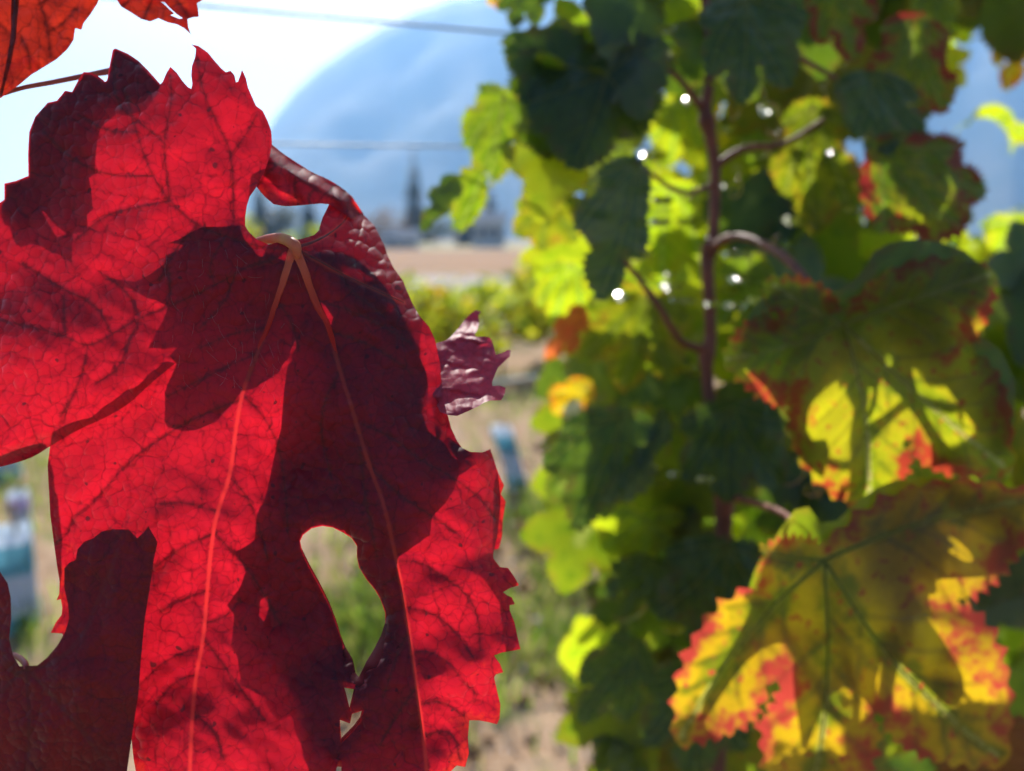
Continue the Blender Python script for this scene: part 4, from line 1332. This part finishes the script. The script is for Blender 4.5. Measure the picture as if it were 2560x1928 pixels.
# places that must stay sunlit (photo pixels at 2212 width, depth)
LIT = [(x * K, y * K, z) for x, y, z in ((1380, 30, .56), (1000, 440, .47), (1215, 640, .57), (1430, 500, .60), (1460, 290, .60), (1220, 720, .55), (1230, 860, .58), (1375, 1150, .54), (1450, 1360, .55), (1980, 170, .5), (1880, 950, .374), (1840, 880, .374), (1930, 920, .374), (1930, 1000, .374), (2030, 900, .374), (2080, 960, .374),
                                         (2020, 900, .374), (1650, 1450, .355), (1700, 1600, .355), (1620, 1560, .355), (1850, 1600, .355), (2000, 1350, .355), (2090, 1420, .355), (2090, 1560, .355), (1820, 1580, .355), (1690, 1640, .355), (2140, 1500, .355), (1960, 1540, .355), (2130, 1330, .355), (1720, 1700, .355), (1800, 1660, .355), (1870, 1640, .355), (1980, 1620, .355), (2150, 1580, .355), (1590, 1560, .355), (1560, 1520, .355), (1600, 660, .54))]
LITW = [unproj(*q) for q in LIT]
FRONT = [q for q in LIT if q[2] < .38]
FI = [i for i, q in enumerate(LIT) if q[2] < .38]


def clear_depth(T, z):
    """smallest change of depth that keeps a leaf out of the sun's path to the sunlit patches of the front leaves"""
    hull = np.array(D(T), float)
    hull = (hull - hull.mean(0)) * 1.28 + hull.mean(0)
    best = (99, z)
    for dz in (0, .02, -.02, .04, -.03, .06, -.04, .08, -.06, .10, .13, .16, .2):
        if z + dz < .42: continue
        pts = []
        for q in FRONT:
            W = unproj(*q)
            W = W + SUN * ((z + dz - q[2]) / (SUN @ FWD))
            a, b, _ = proj(W)
            pts.append((a, b))
        n = int(inside(np.array(pts, float), hull).sum())
        if n < best[0]: best = (n, z + dz)
        if n == 0: break
    return best[1]


hero_objs = []
for J, T, z, m, sl, kw in HERO:
    z = clear_depth(T, z) if z > .43 else z
    hero_objs.append(build_leaf(vine, np.array(J) * K, D(T), z, m, rv, sl, **kw))

# sheets added close behind the two front leaves, shaped to shade them in patches
def shade_backing(front, outer, lit, d0, d1, mat='dark'):
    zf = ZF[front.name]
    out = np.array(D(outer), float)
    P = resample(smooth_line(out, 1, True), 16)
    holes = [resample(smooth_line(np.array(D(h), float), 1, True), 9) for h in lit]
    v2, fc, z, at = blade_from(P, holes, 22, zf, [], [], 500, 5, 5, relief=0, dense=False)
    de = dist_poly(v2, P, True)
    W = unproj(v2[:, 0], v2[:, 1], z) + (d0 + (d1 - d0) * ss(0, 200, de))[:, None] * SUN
    obj('leaf', mesh('leaf', W, fc, True, at, v2 / 1000), vine, M[mat])


big_rim, fire = [o for o, h in zip(hero_objs, HERO) if h[2] in (.374, .355)]
shade_backing(fire, [(1625, 1262), (1670, 1185), (1740, 1090), (1790, 1160), (1885, 1070), (1960, 1042), (2100, 1045), (2230, 1110), (2215, 1240), (2050, 1250), (1955, 1262), (1990, 1320), (2050, 1400), (2090, 1480), (2060, 1540),
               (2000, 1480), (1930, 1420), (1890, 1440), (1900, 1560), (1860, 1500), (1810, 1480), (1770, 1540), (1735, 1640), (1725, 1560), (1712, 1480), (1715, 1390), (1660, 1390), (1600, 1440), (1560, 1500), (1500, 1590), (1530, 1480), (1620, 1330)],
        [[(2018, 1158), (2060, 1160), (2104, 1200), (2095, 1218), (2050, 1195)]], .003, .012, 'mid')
shade_backing(big_rim, [(1580, 770), (1650, 640), (1740, 620), (1800, 650), (1870, 600), (1900, 540), (2000, 520), (2120, 560), (2140, 640), (2080, 700), (2200, 790), (2200, 960), (2120, 1010), (2030, 1000), (1960, 1040), (1880, 1100), (1780, 1040), (1700, 960), (1680, 860)],
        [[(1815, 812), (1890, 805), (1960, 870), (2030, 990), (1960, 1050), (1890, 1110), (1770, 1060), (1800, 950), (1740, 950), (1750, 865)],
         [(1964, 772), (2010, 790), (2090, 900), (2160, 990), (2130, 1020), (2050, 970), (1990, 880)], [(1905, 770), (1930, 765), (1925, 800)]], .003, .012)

# canes, side shoots and leaf stalks
cz = .52
stalk('cane', vine, [(1740, -200, cz, 12), (1770, 60, cz, 13), (1778, 160, cz, 13.5), (1764, 270, cz, 15), (1768, 305, cz, 22), (1776, 340, cz, 15), (1788, 430, cz, 13.5), (1784, 580, cz, 14), (1776, 618, cz, 23), (1768, 655, cz, 17), (1774, 760, cz, 15), (1776, 840, cz, 15), (1767, 885, cz, 21), (1766, 920, cz, 16), (1774, 1010, cz, 16),
                     (1790, 1180, cz, 19), (1810, 1240, cz, 25), (1805, 1400, cz, 18), (1800, 1700, cz, 18), (1790, 2100, cz, 20)], 'cane', 12)
for P in ([(1768, 878, cz, 11), (1700, 850, cz - .01, 9), (1650, 770, cz - .02, 9), (1600, 700, cz - .02, 8), (1555, 645, cz - .02, 7)],
          [(1776, 624, cz, 13), (1830, 592, cz - .03, 11), (1900, 606, cz - .06, 11), (1980, 660, cz - .09, 12), (2050, 750, cz - .11, 12), (2105, 808, .402, 13)],
          [(1770, 300, cz, 11), (1740, 250, cz, 9), (1690, 190, cz, 8), (1640, 170, cz, 7), (1520, 186, .50, 6)],
          [(1782, 420, cz, 11), (1860, 372, cz, 9), (1960, 360, cz, 8), (2060, 300, cz, 7)],
          [(1810, 1240, cz, 11), (1860, 1250, .47, 9), (1950, 1280, .42, 9), (2010, 1330, .38, 10), (2058, 1398, .357, 11)],
          [(2105, 808, .402, 7), (2125, 880, .396, 7), (2140, 980, .389, 8)],
          [(1980, 135, .5, 8), (2035, 165, .5, 7), (2090, 195, .49, 6)],
          [(1790, 460, cz, 7), (1700, 480, .5, 6), (1590, 405, .458, 6)]):
    stalk('side_shoot', vine, P, 'cane')

# leaves behind, deeper in the canopy, and above the frame
def filler(parent, px, py, z, size, mat, rng, ang=None, slope=None, name='leaf'):
    s = size * F / z
    a0 = math.pi / 2 + (rng.normal() * .7 if ang is None else ang)
    T = []
    fx, fy = rng.uniform(.6, 1.0), rng.uniform(.7, 1.0)
    for k, r in zip((-2.0, -1.05, 0, 1.05, 2.0), (.62, .85, 1.0, .85, .62)):
        r = r * rng.uniform(.9, 1.1) * s * .62
        T.append((px + math.cos(a0 - k) * r * fx, py + math.sin(a0 - k) * r * fy))
    sl = slope or (rng.normal() * .5, rng.normal() * .5)
    return build_leaf(parent, (px, py), T, z, mat, rng, sl, sinus=rng.uniform(.6, .8), name=name, step=s / 10, veins=False, lite=True)


# leaves added so that their shadow falls on the given place
for x, y, z, d, s in ((1300, 180, .50, .12, .14), (1600, 100, .46, .10, .12),
                      (1300, 480, .455, .09, .10), (1290, 990, .49, .1, .12), (1560, 980, .50, .09, .13), (1320, 1480, .50, .09, .11), (1560, 1300, .50, .08, .14), (1990, 400, .46, .1, .12), (1760, 370, .50, .09, .11),
                      (1900, 240, .485, .1, .1), (1500, 1580, .5, .1, .13)):
    W = unproj(x * K, y * K, z) + SUN * d
    a, b, c = proj(W)
    cw = unproj(a, b - s * .1 * F / c, c)
    if any((cw - unproj(*q)) @ SUN > 0 and np.linalg.norm(np.cross(cw - unproj(*q), SUN)) < s * .55 for q in FRONT): continue
    filler(vine, float(a), float(b) - s * .25 * F / float(c), float(c), s, random.choice(['dark', 'mid', 'mid']), rv, ang=float(rv.normal() * .3), slope=(rv.normal() * .2, .1 + rv.normal() * .2))

def sunny_depth(x, y, lo, hi):
    """of a few depths the one that stays farthest from the sun's paths to the sunlit patches"""
    best = (0, -1)
    for z in rv.uniform(lo, hi, 5):
        c = unproj(x * K, (y + 20) * K, z)
        g = 1.0
        for i, q in enumerate(LITW):
            if (c - q) @ SUN > 0:
                g = min(g, np.linalg.norm(np.cross(c - q, SUN)) * (1 if i in FI else 1.7))
        if g > best[1]: best = (float(z), g)
        if g > .08: break
    return best


spots_f = []
for gy in range(-330, 1750, 92):
    for gx in range(1160, 2330, 96):
        x, y = gx + rv.uniform(-50, 50), gy + rv.uniform(-50, 50)
        if y < 350 and x < 1300: continue
        if 330 < y < 540 and x < 1340: continue
        if 540 <= y < 900 and x < 1220: continue
        if y > 900 and x < 1300: continue
        if x > 2060 and y > -60 and y < 560: continue
        if y > 250 and y < 420 and 1750 < x < 1900: continue
        spots_f.append((x, y))
for x, y in spots_f:
    z, gap = sunny_depth(x, y, .56, .84)
    if gap < .045: continue
    filler(vine, x * K, y * K, z, rv.uniform(.09, .125), rv.choice(['mid', 'mid', 'mid', 'bright', 'bright', 'dark', 'dark', 'olive']), rv)

# mid-depth leaves that close the top and the left side of the vine
for x, y, m in ((1185, 110, 'dark'), (1265, 40, 'mid'), (1450, 40, 'bright'), (1495, 140, 'mid'), (1425, 310, 'olive'), (1560, 300, 'mid'), (1655, 280, 'mid'), (1330, 400, 'mid'), (1190, 320, 'bright'), (1600, 420, 'dark'), (1700, 90, 'mid'),
                (1850, 20, 'dark'), (1335, -20, 'dark'), (1445, 215, 'dark'), (1240, 480, 'mid'), (1205, 540, 'bright'), (1270, 600, 'mid'), (1240, 720, 'olive'), (1310, 800, 'mid'), (1255, 985, 'dark'), (1225, 930, 'mid'), (1310, 1120, 'mid'), (1345, 1270, 'dark'),
                (1310, 1390, 'dark'), (1320, 1530, 'mid'), (1420, 820, 'dark'), (1480, 760, 'mid'), (1400, 1010, 'dark'), (1460, 1180, 'mid'), (1660, 480, 'mid'), (1720, 560, 'bright'), (1640, 880, 'dark'), (1700, 1010, 'dark'), (1850, 420, 'mid'), (1800, 160, 'bright'),
                (1230, 175, 'mid'), (1375, 130, 'dark'), (1550, 60, 'dark'), (1650, 180, 'olive')):
    z, gap = sunny_depth(x, y, .50, .70)
    if gap < .036: continue
    filler(vine, x * K, y * K, z, rv.uniform(.08, .11), m, rv)

# canopy above the frame and behind, added to dapple the leaves in view
for gy in range(-1150, -60, 150):
    for gx in range(1150, 2500, 150):
        x, y, z = gx + rv.uniform(-70, 70), gy + rv.uniform(-70, 70), rv.uniform(.60, .95)
        c = unproj(x * K, y * K, z)
        if proj(c)[1] > -60: continue
        bad = rv.uniform() < .1
        for k_, q in enumerate(LITW):
            t = (c - q) @ SUN
            if t > 0 and np.linalg.norm(c - q - t * SUN) < (.08 if k_ in FI else .04): bad = True
        if not bad:
            filler(vine, x * K, y * K, z, rv.uniform(.11, .15), rv.choice(['mid', 'dark', 'olive']), rv, slope=(rv.normal() * .3, .3 + rv.normal() * .3))

# small waxy leaf pieces, added and tilted to give sun glints
for k in range(95):
    x, y, z = rv.uniform(1320, 2080) * K, rv.uniform(-20, 1560) * K, rv.uniform(.46, .60)
    s_ = rv.uniform(16, 38)
    T = [(x - s_, y + s_ * .1), (x - s_ * .8, y + s_ * .3), (x, y + s_ * .5), (x + s_ * .8, y + s_ * .3), (x + s_, y + s_ * .1)]
    build_leaf(vine, (x, y), T, z, 'waxy', rv, (rv.normal() * .5, -2.2 + rv.normal() * .9), veins=False, lite=True, sinus=.9, step=s_ / 7, cup=.5, droop=1.0)

# tendrils, added for their sun glints
for k in range(34):
    x, y, z = rv.uniform(1300, 2080) * K, rv.uniform(-20, 1600) * K, rv.uniform(.50, .62)
    n, a0, R = 22, rv.uniform(0, 6.28), rv.uniform(12, 34)
    P = []
    dx, dy = rv.normal() * 60, rv.uniform(30, 120)
    for i in range(n):
        u = i / (n - 1)
        P.append((x + dx * u + R * u * math.cos(a0 + u * 9), y + dy * u + R * u * math.sin(a0 + u * 9), z + .012 * u * math.sin(a0 + u * 9), 3.6 - 2.0 * u))
    stalk('tendril', vine, P, 'tendril', 6, 2)

# ------------------------------------------------------------------ neighbour vine at the right edge
nv = tag(empty('grapevine'), 'sunlit yellow leaves of the neighbouring vine at the right edge', 'vine')
for J, T, z, m, sl in (((2235, 10), [(2165, 40), (2148, 140), (2170, 195), (2240, 170), (2270, 50)], .70, 'yellow', (0, .2)),
                       ((2140, 262), [(2062, 292), (2095, 262), (2190, 248), (2235, 300), (2180, 335)], .85, 'bright', (0, .3)),
                       ((2185, 475), [(2118, 490), (2122, 600), (2165, 690), (2240, 640), (2250, 500)], .85, 'bright', (0, .3)),
                       ((2220, 690), [(2160, 690), (2150, 740), (2190, 790), (2250, 780), (2260, 700)], .95, 'bright', (0, .3)),
                       ((2230, 1040), [(2170, 1060), (2180, 1130), (2230, 1160), (2270, 1120), (2280, 1060)], .8, 'olive', (0, .3)),
                       ((2180, 1230), [(2120, 1240), (2120, 1300), (2180, 1340), (2240, 1300), (2240, 1240)], .6, 'yellow', (0, .3))):
    build_leaf(nv, np.array(J) * K, D(T), z, m, rv, sl, veins=False)
stalk('cane', nv, [(2610, -300, .9, 9), (2600, 300, .9, 9), (2590, 800, .92, 9), (2600, 1500, .95, 10), (2600, 2400, 1.0, 10)], 'cane')
